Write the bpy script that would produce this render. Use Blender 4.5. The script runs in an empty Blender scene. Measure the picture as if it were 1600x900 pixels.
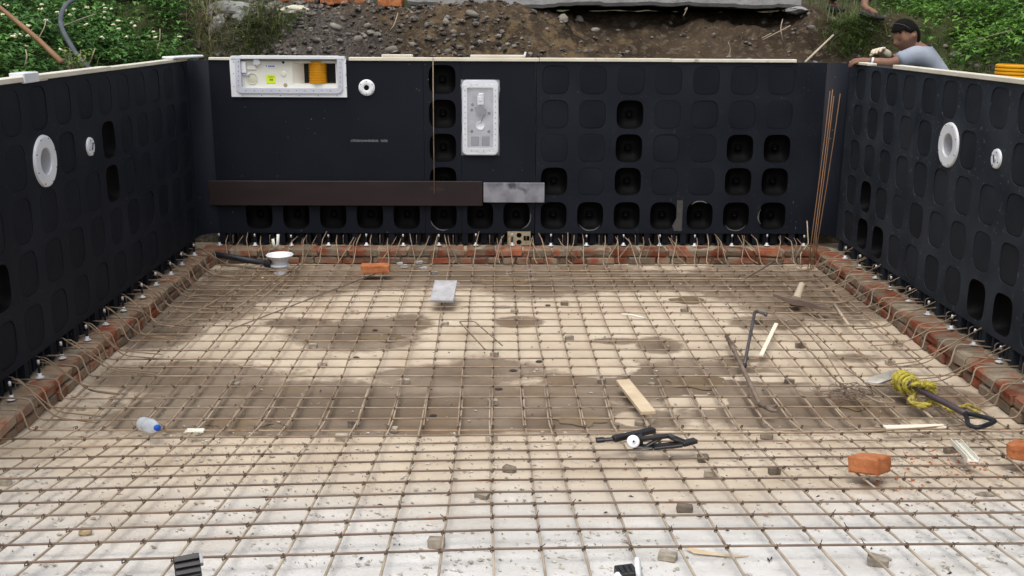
import bpy, bmesh, math, random
import numpy as np
from mathutils import Vector, Matrix, noise
R = math.radians
rng = random.Random(11)
S = bpy.context.scene
COL = S.collection

# ------------------------------------------------------------------ camera
F_PX, PIT, YAW, ROL = 1623.9, 0.2521, 0.0179, 0.0051
CAM = Vector((-0.0557, 0.0, 1.8178))
cp, sp, cy, sy, cr, sr = math.cos(PIT), math.sin(PIT), math.cos(YAW), math.sin(YAW), math.cos(ROL), math.sin(ROL)
right0 = Vector((cy, -sy, 0)); fwd = Vector((sy*cp, cy*cp, -sp)); up0 = Vector((sy*sp, cy*sp, cp))
right = cr*right0 + sr*up0; up = -sr*right0 + cr*up0
cam = bpy.data.cameras.new('camera'); cam_o = bpy.data.objects.new('camera', cam); COL.objects.link(cam_o)
M = Matrix((right, up, -fwd)).transposed().to_4x4(); M.translation = CAM
cam_o.matrix_world = M
cam.sensor_width = 36; cam.lens = F_PX/1600*36; cam.clip_end = 2000; cam.clip_start = 0.05
S.camera = cam_o
# ------------------------------------------------------------------ sky and sun (overcast)
SUN_EL, SUN_AZ = 68, 200      # azimuth measured clockwise from +Y
w = bpy.data.worlds.new('World'); S.world = w; w.use_nodes = True
nt = w.node_tree; bg = nt.nodes['Background']
sky = nt.nodes.new('ShaderNodeTexSky'); sky.sky_type = 'NISHITA'; sky.sun_disc = False
sky.sun_elevation = R(SUN_EL); sky.sun_rotation = R(SUN_AZ); sky.air_density = 1.0; sky.dust_density = 4.0; sky.ozone_density = 1.0
hs = nt.nodes.new('ShaderNodeHueSaturation'); hs.inputs['Saturation'].default_value = 0.42
nt.links.new(sky.outputs[0], hs.inputs['Color']); nt.links.new(hs.outputs[0], bg.inputs[0]); bg.inputs[1].default_value = 0.15
sl = bpy.data.lights.new('sun', 'SUN'); sl.energy = 1.2; sl.angle = R(38); sl.color = (1.0, 0.95, 0.88)
so = bpy.data.objects.new('sun', sl); COL.objects.link(so)
sd = Vector((math.sin(R(SUN_AZ))*math.cos(R(SUN_EL)), math.cos(R(SUN_AZ))*math.cos(R(SUN_EL)), math.sin(R(SUN_EL))))
so.rotation_euler = sd.to_track_quat('Z', 'Y').to_euler(); so.location = sd*30
S.view_settings.view_transform = 'Standard'; S.view_settings.look = 'None'; S.view_settings.gamma = 1
S.view_settings.use_curve_mapping = False; S.view_settings.exposure = 0.45
S.render.engine = 'CYCLES'; S.cycles.max_bounces = 6

# ------------------------------------------------------------------ measuring helpers
def ray(u, v):
    a, b = u-800, v-450
    return fwd + right*(a/F_PX) - up*(b/F_PX)
def at_z(u, v, z): d = ray(u, v); return CAM + d*((z-CAM.z)/d.z)
def at_x(u, v, x): d = ray(u, v); return CAM + d*((x-CAM.x)/d.x)
def at_y(u, v, y): d = ray(u, v); return CAM + d*((y-CAM.y)/d.y)
YK, SL, FZ, ZSH = 4.56, 0.155, -0.045, 0.31      # ramp foot, ramp slope, floor level, shallow level
def floor_z(y): return FZ + min(max(0.0, (YK-y)*SL), ZSH)
def at_f(u, v, h=0.0):                               # on the concrete (deep floor or ramp), h above it
    p = at_z(u, v, FZ+h)
    if p.y >= YK: return p
    d = ray(u, v); n = Vector((0, SL, 1)); q = Vector((0, YK, FZ+h))
    return CAM + d*((q-CAM).dot(n)/d.dot(n))
def at_mat(u, v, h=0.0): return at_f(u, v, -FZ+h)    # on the reinforcement mat, h above its bars
def nz(p, s=1.0, seed=0): return noise.noise(Vector((p[0]*s+seed*17.3, p[1]*s-seed*9.1, (p[2] if len(p) > 2 else 0)*s+seed*3.7)))
def sstep(a, b, x):
    t = min(1, max(0, (x-a)/(b-a))); return t*t*(3-2*t)

# ------------------------------------------------------------------ objects
WL = {}
def tag(o, label=None, cat=None, group=None, kind=None):
    if label: o['label'] = label
    if cat: o['category'] = cat
    if group: o['group'] = group
    if kind: o['kind'] = kind
    return o
def thing(name, label, cat, loc, group=None, rot=None):
    o = bpy.data.objects.new(name, None); COL.objects.link(o); o.location = loc; o.empty_display_size = .05
    if rot: o.rotation_euler = rot
    WL[o] = Vector(loc)
    return tag(o, label, cat, group)
class MB:
    def __init__(s): s.v = []; s.f = []
    def add(s, vs, fs):
        n = len(s.v); s.v += [Vector(q) for q in vs]; s.f += [tuple(i+n for i in f) for f in fs]; return s
    def box(s, c, size, mat=None, jit=0.0):
        hx, hy, hz = size[0]/2, size[1]/2, size[2]/2
        vs = [Vector((x*hx, y*hy, z*hz)) for x in (-1, 1) for y in (-1, 1) for z in (-1, 1)]
        if jit: vs = [q+Vector((rng.uniform(-jit, jit), rng.uniform(-jit, jit), rng.uniform(-jit, jit))) for q in vs]
        if mat: vs = [mat @ q for q in vs]
        return s.add([q+Vector(c) for q in vs], [(0, 1, 3, 2), (4, 6, 7, 5), (0, 4, 5, 1), (2, 3, 7, 6), (0, 2, 6, 4), (1, 5, 7, 3)])
    def rbox(s, c, size, mat=None, b=.004, jit=0.0):          # box with bevelled edges
        bm = bmesh.new(); bmesh.ops.create_cube(bm, size=1)
        bmesh.ops.scale(bm, vec=size, verts=bm.verts)
        bmesh.ops.bevel(bm, geom=bm.edges[:], offset=b, segments=1, affect='EDGES')
        for q in bm.verts:
            if jit: q.co += Vector((rng.uniform(-jit, jit), rng.uniform(-jit, jit), rng.uniform(-jit, jit)))
        vs = [(mat @ q.co if mat else q.co)+Vector(c) for q in bm.verts]
        fs = [tuple(q.index for q in f.verts) for f in bm.faces]; bm.free()
        return s.add(vs, fs)
    def chipped(s, c, size, mat=None, amp=.004):
        bm = bmesh.new(); bmesh.ops.create_cube(bm, size=1); bmesh.ops.subdivide_edges(bm, edges=bm.edges[:], cuts=7, use_grid_fill=True); sd_ = rng.random()*60
        for q in bm.verts:
            p = Vector((q.co.x*size[0], q.co.y*size[1], q.co.z*size[2])); near = sorted(.5-abs(t) for t in q.co)
            d = p.normalized(); k = nz(p, 22, sd_)*amp+nz(p, 60, sd_)*amp*.5
            if near[1] < .02: k -= amp*(.7+1.6*max(0, nz(p, 30, sd_+3)))
            q.co = p+d*k
        vs = [(mat @ q.co if mat else q.co)+Vector(c) for q in bm.verts]; fs = [tuple(q.index for q in f.verts) for f in bm.faces]; bm.free()
        return s.add(vs, fs)
    def tube(s, pts, r, n=6, caps=True):
        pts = [Vector(q) for q in pts]; m = len(pts)
        rs = r if isinstance(r, (list, tuple)) else [r]*m
        vs = []; fs = []; ref = None
        for i, q in enumerate(pts):
            t = (pts[min(i+1, m-1)]-pts[max(i-1, 0)]).normalized()
            if ref is None:
                ref = Vector((0, 0, 1)) if abs(t.z) < .9 else Vector((1, 0, 0))
            ref = (ref - t*ref.dot(t)).normalized(); b = t.cross(ref)
            for k in range(n):
                a = 2*math.pi*k/n; vs.append(q+(ref*math.cos(a)+b*math.sin(a))*rs[i])
        for i in range(m-1):
            for k in range(n):
                k2 = (k+1) % n; fs.append((i*n+k, i*n+k2, (i+1)*n+k2, (i+1)*n+k))
        if caps: fs += [tuple(range(n-1, -1, -1)), tuple(range((m-1)*n, m*n))]
        return s.add(vs, fs)
    def lathe(s, prof, c, ax=(0, 0, 1), n=20, caps=False):
        ax = Vector(ax).normalized(); e = ax.orthogonal().normalized(); g = ax.cross(e); c = Vector(c)
        vs = [c+ax*h+(e*math.cos(2*math.pi*k/n)+g*math.sin(2*math.pi*k/n))*r for r, h in prof for k in range(n)]
        fs = [(i*n+k, i*n+(k+1) % n, (i+1)*n+(k+1) % n, (i+1)*n+k) for i in range(len(prof)-1) for k in range(n)]
        if caps: fs += [tuple(range(n-1, -1, -1)), tuple(range((len(prof)-1)*n, len(prof)*n))]
        return s.add(vs, fs)
    def build(s, name, mat, parent=None, smooth=False, local=False):
        me = bpy.data.meshes.new(name)
        vs = s.v
        if local: org = Vector((0, 0, 0)); wl = None
        else:
            a = np.array([tuple(q) for q in vs]); org = Vector(((a.min(0)+a.max(0))/2).tolist())
        me.from_pydata([tuple(q-org) for q in vs], [], s.f); me.update()
        return link(name, me, mat, org, parent, smooth, local)
def link(name, me, mat, org, parent=None, smooth=False, local=False):
    o = bpy.data.objects.new(name, me); COL.objects.link(o)
    for m in (mat if isinstance(mat, (list, tuple)) else [mat]): me.materials.append(m)
    if smooth: me.polygons.foreach_set('use_smooth', [True]*len(me.polygons))
    WL[o] = Vector(org)
    o.location = org
    if parent is not None:
        o.parent = parent
        if not local: o.location = Vector(org)-WL[parent]
    return o
def smooth_path(pts, k=4):                      # Catmull-Rom
    P = [Vector(q) for q in pts]; P = [P[0]*2-P[1]]+P+[P[-1]*2-P[-2]]; out = []
    for i in range(1, len(P)-2):
        for j in range(k):
            t = j/k; a, b, c, d = P[i-1], P[i], P[i+1], P[i+2]
            out.append(.5*((2*b)+(c-a)*t+(2*a-5*b+4*c-d)*t*t+(3*b-a-3*c+d)*t**3))
    return out+[P[-2]]
def fillet(pts, r=.02):                          # rounded bends for bent bars
    P = [Vector(q) for q in pts]; out = [P[0]]
    for i in range(1, len(P)-1):
        a, b, c = P[i-1], P[i], P[i+1]; la, lc = (a-b).length, (c-b).length; t = min(r, la*.45, lc*.45)
        p0, p2 = b+(a-b).normalized()*t, b+(c-b).normalized()*t
        out += [p0, p0*.25+b*.5+p2*.25, p2]
    return out+[P[-1]]

# ------------------------------------------------------------------ materials
def mat(name, c1, c2=None, rough=.7, scale=6, detail=5, bump=.0, bscale=40, spec=.3, ramp=(.35, .65), rvar=0.0, c3=None, c3scale=30, c3ramp=(.6, .7), stretch=None, metal=0.0, bdist=.01, vvar=.0, speck=None):
    m = bpy.data.materials.new(name); m.use_nodes = True; t = m.node_tree; N = t.nodes; L = t.links
    p = N['Principled BSDF']; p.inputs['Roughness'].default_value = rough; p.inputs['Specular IOR Level'].default_value = spec; p.inputs['Metallic'].default_value = metal
    tc = N.new('ShaderNodeTexCoord'); co = tc.outputs['Object']
    oi = N.new('ShaderNodeObjectInfo')
    ad = N.new('ShaderNodeVectorMath'); ad.operation = 'ADD'; L.new(co, ad.inputs[0])
    ml = N.new('ShaderNodeVectorMath'); ml.operation = 'SCALE'; ml.inputs['Scale'].default_value = 1.0; L.new(oi.outputs['Location'], ml.inputs[0]); L.new(ml.outputs[0], ad.inputs[1])
    co = ad.outputs[0]
    if stretch:
        mp = N.new('ShaderNodeMapping'); mp.inputs['Scale'].default_value = stretch; L.new(co, mp.inputs['Vector']); co = mp.outputs[0]
    col = None
    def noise_ramp(sc, lo, hi, A, B):
        n = N.new('ShaderNodeTexNoise'); n.inputs['Scale'].default_value = sc; n.inputs['Detail'].default_value = detail; L.new(co, n.inputs['Vector'])
        r = N.new('ShaderNodeMapRange'); r.inputs[1].default_value = lo; r.inputs[2].default_value = hi; L.new(n.outputs[0], r.inputs[0])
        x = N.new('ShaderNodeMix'); x.data_type = 'RGBA'; L.new(r.outputs[0], x.inputs[0])
        for s_, q in ((6, A), (7, B)):
            if isinstance(q, tuple): x.inputs[s_].default_value = (*q, 1)
            else: L.new(q, x.inputs[s_])
        return x.outputs[2]
    col = noise_ramp(scale, ramp[0], ramp[1], c1, c2 or c1)
    if c3: col = noise_ramp(c3scale, c3ramp[0], c3ramp[1], col, c3)
    if speck:
        vo = N.new('ShaderNodeTexVoronoi'); vo.inputs['Scale'].default_value = speck[1]; L.new(co, vo.inputs['Vector'])
        r = N.new('ShaderNodeMapRange'); r.inputs[1].default_value = speck[2]; r.inputs[2].default_value = speck[2]*.5; L.new(vo.outputs['Distance'], r.inputs[0])
        n2 = N.new('ShaderNodeTexNoise'); n2.inputs['Scale'].default_value = 2.3; L.new(co, n2.inputs['Vector'])
        r2 = N.new('ShaderNodeMapRange'); r2.inputs[1].default_value = .48; r2.inputs[2].default_value = .60; L.new(n2.outputs[0], r2.inputs[0])
        mm = N.new('ShaderNodeMath'); mm.operation = 'MULTIPLY'; L.new(r.outputs[0], mm.inputs[0]); L.new(r2.outputs[0], mm.inputs[1])
        x = N.new('ShaderNodeMix'); x.data_type = 'RGBA'; L.new(mm.outputs[0], x.inputs[0]); L.new(col, x.inputs[6]); x.inputs[7].default_value = (*speck[0], 1); col = x.outputs[2]
    if vvar:
        hv = N.new('ShaderNodeHueSaturation'); L.new(col, hv.inputs['Color'])
        r = N.new('ShaderNodeMapRange'); r.inputs[3].default_value = 1-vvar; r.inputs[4].default_value = 1+vvar; L.new(oi.outputs['Random'], r.inputs[0]); L.new(r.outputs[0], hv.inputs['Value'])
        col = hv.outputs[0]
    L.new(col, p.inputs['Base Color'])
    if rvar:
        n = N.new('ShaderNodeTexNoise'); n.inputs['Scale'].default_value = scale*2; L.new(co, n.inputs['Vector'])
        r = N.new('ShaderNodeMapRange'); r.inputs[3].default_value = rough-rvar; r.inputs[4].default_value = rough+rvar; L.new(n.outputs[0], r.inputs[0]); L.new(r.outputs[0], p.inputs['Roughness'])
    if bump:
        n = N.new('ShaderNodeTexNoise'); n.inputs['Scale'].default_value = bscale; n.inputs['Detail'].default_value = 6; L.new(co, n.inputs['Vector'])
        b = N.new('ShaderNodeBump'); b.inputs['Strength'].default_value = bump; b.inputs['Distance'].default_value = bdist; L.new(n.outputs[0], b.inputs['Height']); L.new(b.outputs[0], p.inputs['Normal'])
    return m
m_wall = mat('black_plastic', (.0056, .0078, .0132), (.0130, .0165, .0235), .66, 2.6, 9, .25, 220, .16, (.3, .7), .1, (.045, .047, .05), 30, (.66, .80), bdist=.002, speck=((.10, .10, .10), 26, .10))
m_wall_dusty = mat('dusty_black_plastic', (.0125, .0168, .0240), (.032, .038, .046), .75, 3.4, 9, .25, 220, .16, (.33, .67), .1, (.085, .085, .082), 22, (.62, .78), bdist=.002, speck=((.16, .16, .15), 24, .11))
m_smooth = mat('smooth_black_sheet', (.0042, .0058, .0104), (.0085, .0110, .0172), .6, 1.4, 7, .1, 150, .16, (.3, .7), .08, (.12, .10, .08), 55, (.735, .80), bdist=.002, speck=((.20, .19, .17), 17, .075))
m_cover = mat('black_plastic_cover', (.0048, .0066, .0112), (.0100, .0130, .0190), .66, 3, 8, .3, 260, .15, (.3, .7), .1, bdist=.002, vvar=.12)
m_cover_dusty = mat('dusty_cover', (.0105, .0132, .0172), (.0215, .0250, .0300), .75, 3, 8, .3, 260, .15, (.3, .7), .1, (.04, .04, .04), 24, (.70, .78), bdist=.002, vvar=.22)
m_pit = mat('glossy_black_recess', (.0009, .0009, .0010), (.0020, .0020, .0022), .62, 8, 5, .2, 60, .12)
m_void = mat('black_foot', (.006, .006, .008), (.012, .012, .014), .6, 8)
m_cream = mat('cream_coping', (.62, .58, .46), (.72, .68, .57), .5, 5, 6, .1, 80, c3=(.38, .33, .24), c3scale=9, c3ramp=(.66, .78))
m_white = mat('white_plastic', (.78, .80, .82), (.70, .72, .75), .38, 4, 4, spec=.4)
m_white2 = mat('cream_white_plastic', (.72, .71, .62), (.78, .77, .70), .4, 3, 4, spec=.4, c3=(.55, .53, .44), c3scale=6, c3ramp=(.62, .8))
m_footw = mat('dusty_white_plastic', (.52, .52, .53), (.68, .69, .71), .55, 30)
m_bowl = mat('grey_bowl', (.40, .41, .43), (.48, .49, .51), .5, 5)
m_gasket = mat('pale_grey_gasket', (.50, .52, .60), (.58, .60, .66), .45, 5)
m_dark = mat('dark_hole', (.006, .006, .006), None, .6)
m_yellow = mat('yellow_corrugated', (.80, .42, .01), (.72, .34, .01), .35, 5, spec=.4)
m_sticker = mat('lime_sticker', (.66, .82, .02), (.60, .76, .02), .6, 5)
m_ink = mat('ink', (.06, .07, .08), None, .6)
m_inkblue = mat('blue_print', (.12, .14, .35), None, .6)
m_inkyel = mat('sticker_print', (.20, .26, .02), None, .6)
m_brickrun = mat('weathered_red_brick', (.165, .050, .030), (.27, .085, .042), .88, 9, 7, .8, 60, .15, (.35, .65), 0, (.20, .16, .115), 7, (.40, .57), bdist=.006, vvar=.28)
m_brickgrey = mat('mortar_smeared_brick', (.24, .15, .095), (.30, .225, .155), .9, 7, 6, .6, 60, .2, (.35, .65), 0, (.26, .075, .036), 6, (.52, .62), bdist=.006, vvar=.2)
m_brick = mat('new_orange_brick', (.33, .105, .040), (.47, .185, .078), .88, 16, 6, .6, 90, .2, (.35, .65), 0, (.24, .07, .03), 22, (.64, .72), bdist=.004, vvar=.1)
m_mortar = mat('mortar', (.21, .165, .115), (.32, .27, .20), .95, 12, 6, .8, 50, .1, bdist=.01)
m_block = mat('spacer_concrete', (.27, .235, .185), (.40, .355, .29), .9, 40, 5, .5, 120, .2, bdist=.003, vvar=.3)
m_rebar = mat('rusty_rebar', (.225, .16, .108), (.36, .275, .195), .75, 9, 6, .5, 400, .3, (.35, .65), 0, (.16, .085, .045), 6, (.62, .76), bdist=.001, vvar=.10)
m_rebarl = mat('rusty_rebar_painted_highlight', (.30, .235, .17), (.46, .385, .29), .65, 9, 6, .5, 400, .45, (.35, .65), 0, (.17, .10, .058), 6, (.62, .74), bdist=.001, vvar=.12)  # rust tone lightened: the sky's highlight on the bars is painted into the colour
m_starter = mat('brown_starter_bar', (.20, .140, .092), (.32, .24, .165), .75, 9, 6, .4, 400, .25, c3=(.15, .08, .042), c3scale=5, c3ramp=(.55, .70), bdist=.001, vvar=.15)
m_rebard = mat('dark_rusty_rebar', (.125, .090, .068), (.20, .145, .105), .65, 9, 6, .5, 400, .3, (.35, .65), 0, (.15, .065, .032), 5, (.60, .72), bdist=.001, vvar=.10)
m_tie = mat('tie_wire', (.07, .045, .03), (.12, .08, .05), .6, 20)
m_orangebar = mat('orange_rusty_rod', (.27, .13, .055), (.20, .12, .07), .7, 9, vvar=.15)
m_steel = mat('worn_steel', (.07, .065, .07), (.12, .11, .11), .45, 12, 5, spec=.5, metal=.3)
m_steelbrown = mat('brown_steel', (.14, .10, .08), (.20, .155, .12), .6, 12, 5)
m_wood = mat('pale_wood', (.52, .41, .27), (.62, .51, .36), .75, 9, 5, .3, 60, stretch=(1, 1, 1), bdist=.002)
m_stick = mat('fresh_white_wood', (.74, .66, .52), (.80, .73, .60), .7, 12)
m_greywood = mat('weathered_handle', (.40, .33, .24), (.50, .42, .32), .75, 10, 5, .3, 80, bdist=.002)
m_board = mat('brown_shutter_board', (.0135, .0075, .0078), (.022, .0125, .0125), .6, 5, 6, .2, 40, .35, (.3, .7), .1, (.05, .038, .036), 7, (.66, .85), stretch=(.6, 1, 2), bdist=.002)
m_greyboard = mat('grey_cement_board', (.15, .15, .17), (.27, .27, .30), .8, 9, 6, .2, 60, .2, (.35, .62), 0, (.04, .045, .055), 8, (.58, .70), bdist=.002)
m_slate = mat('cement_covered_tile', (.33, .325, .335), (.46, .455, .465), .8, 12, 6, .3, 60, .2, c3=(.28, .26, .26), c3scale=22, c3ramp=(.58, .70), bdist=.003)
m_pipe = mat('black_pipe', (.012, .014, .018), (.03, .032, .038), .45, 10)
m_hose = mat('dark_hose', (.055, .065, .075), (.085, .095, .105), .5, 8)
m_blackpl = mat('black_part', (.010, .009, .010), (.022, .020, .022), .42, 14, spec=.5, c3=(.12, .115, .115), c3scale=22, c3ramp=(.68, .8))
m_rope = mat('yellow_rope', (.40, .33, .05), (.50, .44, .07), .9, 14, c3=(.30, .23, .09), c3scale=9, c3ramp=(.52, .64))
m_blade = mat('dusty_shovel_blade', (.46, .44, .40), (.60, .58, .53), .75, 14, 6, .3, 60, bdist=.002)
m_tan = mat('tan_board', (.30, .25, .16), (.36, .30, .20), .8, 12)
m_blue = mat('blue_cap', (.01, .09, .48), None, .35)
m_earth = None
m_skin = mat('brown_skin', (.185, .095, .061), (.245, .128, .084), .6, 18, spec=.3)
m_hair = mat('black_hair', (.006, .0055, .0055), (.012, .010, .009), .85, 60, 5, .8, 140, .08, bdist=.006)
m_shirt = mat('grey_tshirt', (.26, .29, .35), (.33, .36, .42), .9, 5, 5, .5, 14, .1, bdist=.01)
m_trouser = mat('blue_trousers', (.035, .05, .10), (.055, .075, .13), .9, 8)
m_shoe = mat('dark_shoe', (.03, .027, .027), (.055, .05, .048), .6, 12)
m_glove = mat('cream_glove', (.55, .48, .36), (.65, .58, .45), .9, 20)
m_bamboo = mat('bamboo_pole', (.17, .085, .045), (.27, .15, .08), .6, 4, stretch=(1, 1, .3))
m_twig = mat('dry_twig', (.30, .24, .17), (.38, .31, .23), .85, 12)
m_stone = mat('stones', (.14, .125, .105), (.27, .25, .215), .9, 3, 6, .5, 60, .2, bdist=.004, vvar=.35)
m_stonestuff = mat('gravel_stones', (.050, .042, .035), (.22, .20, .175), .9, 14, 3, .4, 60, .2, (.40, .64), bdist=.004)
m_slab = mat('old_concrete_slab', (.24, .235, .225), (.33, .325, .315), .9, 6, 6, .6, 40, .2, c3=(.12, .115, .105), c3scale=5, c3ramp=(.60, .75), bdist=.008)
m_chip = mat('concrete_crumbs', (.38, .345, .295), (.56, .54, .50), .95, 60, c3=(.30, .275, .235), c3scale=35, c3ramp=(.55, .65))
m_darkbit = mat('dark_debris', (.03, .027, .027), (.06, .05, .045), .6, 30)

def leaf_mat(name, cols):
    m = bpy.data.materials.new(name); m.use_nodes = True; t = m.node_tree; N = t.nodes; L = t.links
    p = N['Principled BSDF']; p.inputs['Roughness'].default_value = .5; p.inputs['Specular IOR Level'].default_value = .35
    a = N.new('ShaderNodeAttribute'); a.attribute_name = 'tint'
    r = N.new('ShaderNodeValToRGB'); els = r.color_ramp.elements
    while len(els) < len(cols): els.new(.5)
    for i, c in enumerate(cols): els[i].position = i/(len(cols)-1); els[i].color = (*c, 1)
    L.new(a.outputs['Fac'], r.inputs[0]); L.new(r.outputs[0], p.inputs['Base Color'])
    tr = N.new('ShaderNodeBsdfTranslucent'); L.new(r.outputs[0], tr.inputs[0])
    mx = N.new('ShaderNodeMixShader'); mx.inputs[0].default_value = .3
    out = N['Material Output']; L.new(p.outputs[0], mx.inputs[1]); L.new(tr.outputs[0], mx.inputs[2]); L.new(mx.outputs[0], out.inputs[0])
    return m
m_leaf = leaf_mat('lantana_leaf', [(.028, .078, .020), (.07, .175, .042), (.13, .28, .062), (.20, .38, .09)])
m_leafR = leaf_mat('weed_leaf', [(.042, .10, .018), (.09, .205, .034), (.155, .32, .046), (.24, .43, .07)])
m_pale = leaf_mat('pale_leaf', [(.14, .24, .04), (.22, .36, .06), (.30, .44, .09)])
m_grass = leaf_mat('grass_blade', [(.06, .12, .025), (.11, .17, .04), (.20, .21, .09), (.30, .26, .15)])
m_stem = mat('green_stem', (.06, .085, .03), (.10, .12, .05), .8, 20)
m_flower = mat('white_flower', (.70, .66, .52), (.75, .70, .42), .7, 30)

# ------------------------------------------------------------------ concrete floor
XI0, XI1, YI = -2.236, 2.468, 7.975        # inner faces of the brick ledge
XL, XR, YB = -2.36, 2.645, 8.14            # wall planes
ZT, ZB, ZLEDGE = 1.512, 0.172, 0.079
def blob(u, v, du, dv, amp=1.0):
    c = at_f(u, v); a = at_f(u+du, v); b = at_f(u, v-dv); d = at_f(u, v+dv)
    return (c.x, (b.y+d.y)/2, a.x-c.x, (b.y-d.y)/2, amp)
WET = [blob(*q) for q in ((555, 525, 100, 27), (640, 505, 40, 14), (470, 505, 60, 10, .9), (808, 503, 38, 9), (1028, 540, 36, 14), (960, 533, 50, 7, .8), (1290, 475, 140, 34), (1200, 505, 60, 12),
        (1060, 600, 195, 38), (560, 640, 420, 48), (300, 590, 170, 28, .9), (760, 580, 85, 24, .9), (1250, 640, 200, 34), (1450, 625, 90, 26, .9), (380, 610, 120, 20), (880, 655, 200, 24), (690, 590, 120, 22),
        (330, 470, 110, 40), (250, 520, 70, 26), (420, 445, 130, 26), (700, 430, 400, 22), (1000, 440, 300, 16), (1200, 445, 150, 34), (1340, 560, 50, 10, .7), (840, 446, 110, 20), (1150, 562, 60, 8, .6))]
DRY = [blob(*q) for q in ((925, 573, 75, 20), (1090, 628, 50, 12), (990, 655, 35, 12), (1240, 590, 120, 8), (330, 552, 150, 12), (470, 478, 80, 9))]
def wetness(x, y):
    wv = .16*nz((x, y), 2.2, 1)+.09*nz((x, y), 6.0, 2)+.05*nz((x, y), 17, 3)
    best = 0
    if y > 4.44:
        for cx, cyy, rx, ry, amp in WET:
            d = math.hypot((x-cx)/rx, (y-cyy)/ry)
            best = max(best, amp*(1.5-d))
        for cx, cyy, rx, ry, amp in DRY:
            d = math.hypot((x-cx)/rx, (y-cyy)/ry)
            best = min(best, .5-(1.0-d)*.8) if d < 1.0 else best
    else:
        best = .5-(4.44-y)*9
    return best+wv*1.3
def make_floor():
    xs = np.arange(XI0-.14, XI1+.19, .022); ys = np.arange(-1.2, 8.2, .022)
    nx, ny = len(xs), len(ys); vs = []; wet = np.zeros(nx*ny, np.float32); wh = np.zeros(nx*ny, np.float32)
    i = 0
    for y in ys:
        fz = floor_z(y); rough = sstep(4.5, 3.4, y)
        for x in xs:
            z = .0022*nz((x, y), 3, 5)+.0012*nz((x, y), 14, 6)
            if y < 4.6:
                b = nz((x, y), 22, 7)*.5+nz((x, y), 48, 8)*.5
                z += rough*(.004*b+.007*max(0, nz((x, y), 7, 9)-.15))
                z += .0025*math.sin(y*2*math.pi/.151+.6*nz((x, y), 2, 3))
            vs.append((x, y, fz+z)); wet[i] = wetness(x, y); wh[i] = sstep(4.1, 2.7, y+.5*nz((x, y), 1.3, 4)+.2*nz((x, y), 5, 14)); i += 1
    fs = [(r*nx+c, r*nx+c+1, (r+1)*nx+c+1, (r+1)*nx+c) for r in range(ny-1) for c in range(nx-1)]
    me = bpy.data.meshes.new('concrete_floor'); me.from_pydata(vs, [], fs)
    for nme, arr in (('wet', wet), ('white', wh)):
        a = me.attributes.new(nme, 'FLOAT', 'POINT'); a.data.foreach_set('value', arr)
    m = bpy.data.materials.new('screed_concrete'); m.use_nodes = True; t = m.node_tree; N = t.nodes; L = t.links; p = N['Principled BSDF']
    tc = N.new('ShaderNodeTexCoord')
    def nse(sc, det=6, rough=.55):
        n = N.new('ShaderNodeTexNoise'); n.inputs['Scale'].default_value = sc; n.inputs['Detail'].default_value = det; n.inputs['Roughness'].default_value = rough; L.new(tc.outputs['Object'], n.inputs['Vector']); return n.outputs[0]
    def rng_(x, a, b, lo=0., hi=1.):
        r = N.new('ShaderNodeMapRange'); r.inputs[1].default_value = a; r.inputs[2].default_value = b; r.inputs[3].default_value = lo; r.inputs[4].default_value = hi; L.new(x, r.inputs[0]); return r.outputs[0]
    def mix(f, a, b):
        x = N.new('ShaderNodeMix'); x.data_type = 'RGBA'; L.new(f, x.inputs[0])
        for s_, q in ((6, a), (7, b)):
            if isinstance(q, tuple): x.inputs[s_].default_value = (*q, 1)
            else: L.new(q, x.inputs[s_])
        return x.outputs[2]
    def att(n_):
        a = N.new('ShaderNodeAttribute'); a.attribute_name = n_; return a.outputs['Fac']
    def math_(op, a, b):
        x = N.new('ShaderNodeMath'); x.operation = op
        for i_, q in enumerate((a, b)):
            if isinstance(q, (int, float)): x.inputs[i_].default_value = q
            else: L.new(q, x.inputs[i_])
        return x.outputs[0]
    wet_f = rng_(math_('ADD', att('wet'), rng_(nse(26, 8), .3, .7, -.07, .07)), .38, .60)
    dry = mix(rng_(nse(3.2, 8), .3, .7), (.46, .375, .275), (.60, .515, .40))
    dry = mix(rng_(nse(30, 8, .7), .62, .72, 0, .75), dry, (.30, .235, .165))
    white = mix(rng_(nse(4.5, 8), .3, .7), (.50, .485, .45), (.68, .67, .645))
    white = mix(rng_(nse(22, 9, .75), .56, .70, 0, .75), white, (.37, .345, .30))
    white = mix(rng_(nse(75, 6, .7), .62, .70, 0, .65), white, (.33, .305, .265))
    dryw = mix(att('white'), dry, white)
    wetc = mix(rng_(nse(2.6, 7), .3, .7), (.188, .145, .102), (.272, .217, .160))
    wetc = mix(rng_(nse(40, 8, .7), .60, .72, 0, .6), wetc, (.10, .075, .05))
    wetc = mix(rng_(math_('ADD', att('wet'), rng_(nse(3, 6), .3, .7, -.25, .25)), .75, 1.25, 0, .7), wetc, (.125, .090, .058))
    wetc = mix(rng_(nse(1.5, 6), .54, .66, 0, .8), wetc, (.180, .122, .072))
    L.new(mix(wet_f, dryw, wetc), p.inputs['Base Color'])
    L.new(rng_(wet_f, 0, 1, .92, .62), p.inputs['Roughness']); p.inputs['Specular IOR Level'].default_value = .3
    b = N.new('ShaderNodeBump'); b.inputs['Strength'].default_value = .5; b.inputs['Distance'].default_value = .006
    L.new(math_('ADD', nse(70, 8, .65), nse(190, 4)), b.inputs['Height']); L.new(b.outputs[0], p.inputs['Normal'])
    o = link('concrete_floor', me, m, (0, 0, 0), smooth=True); o['kind'] = 'structure'
    return o
floor = make_floor()
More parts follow.
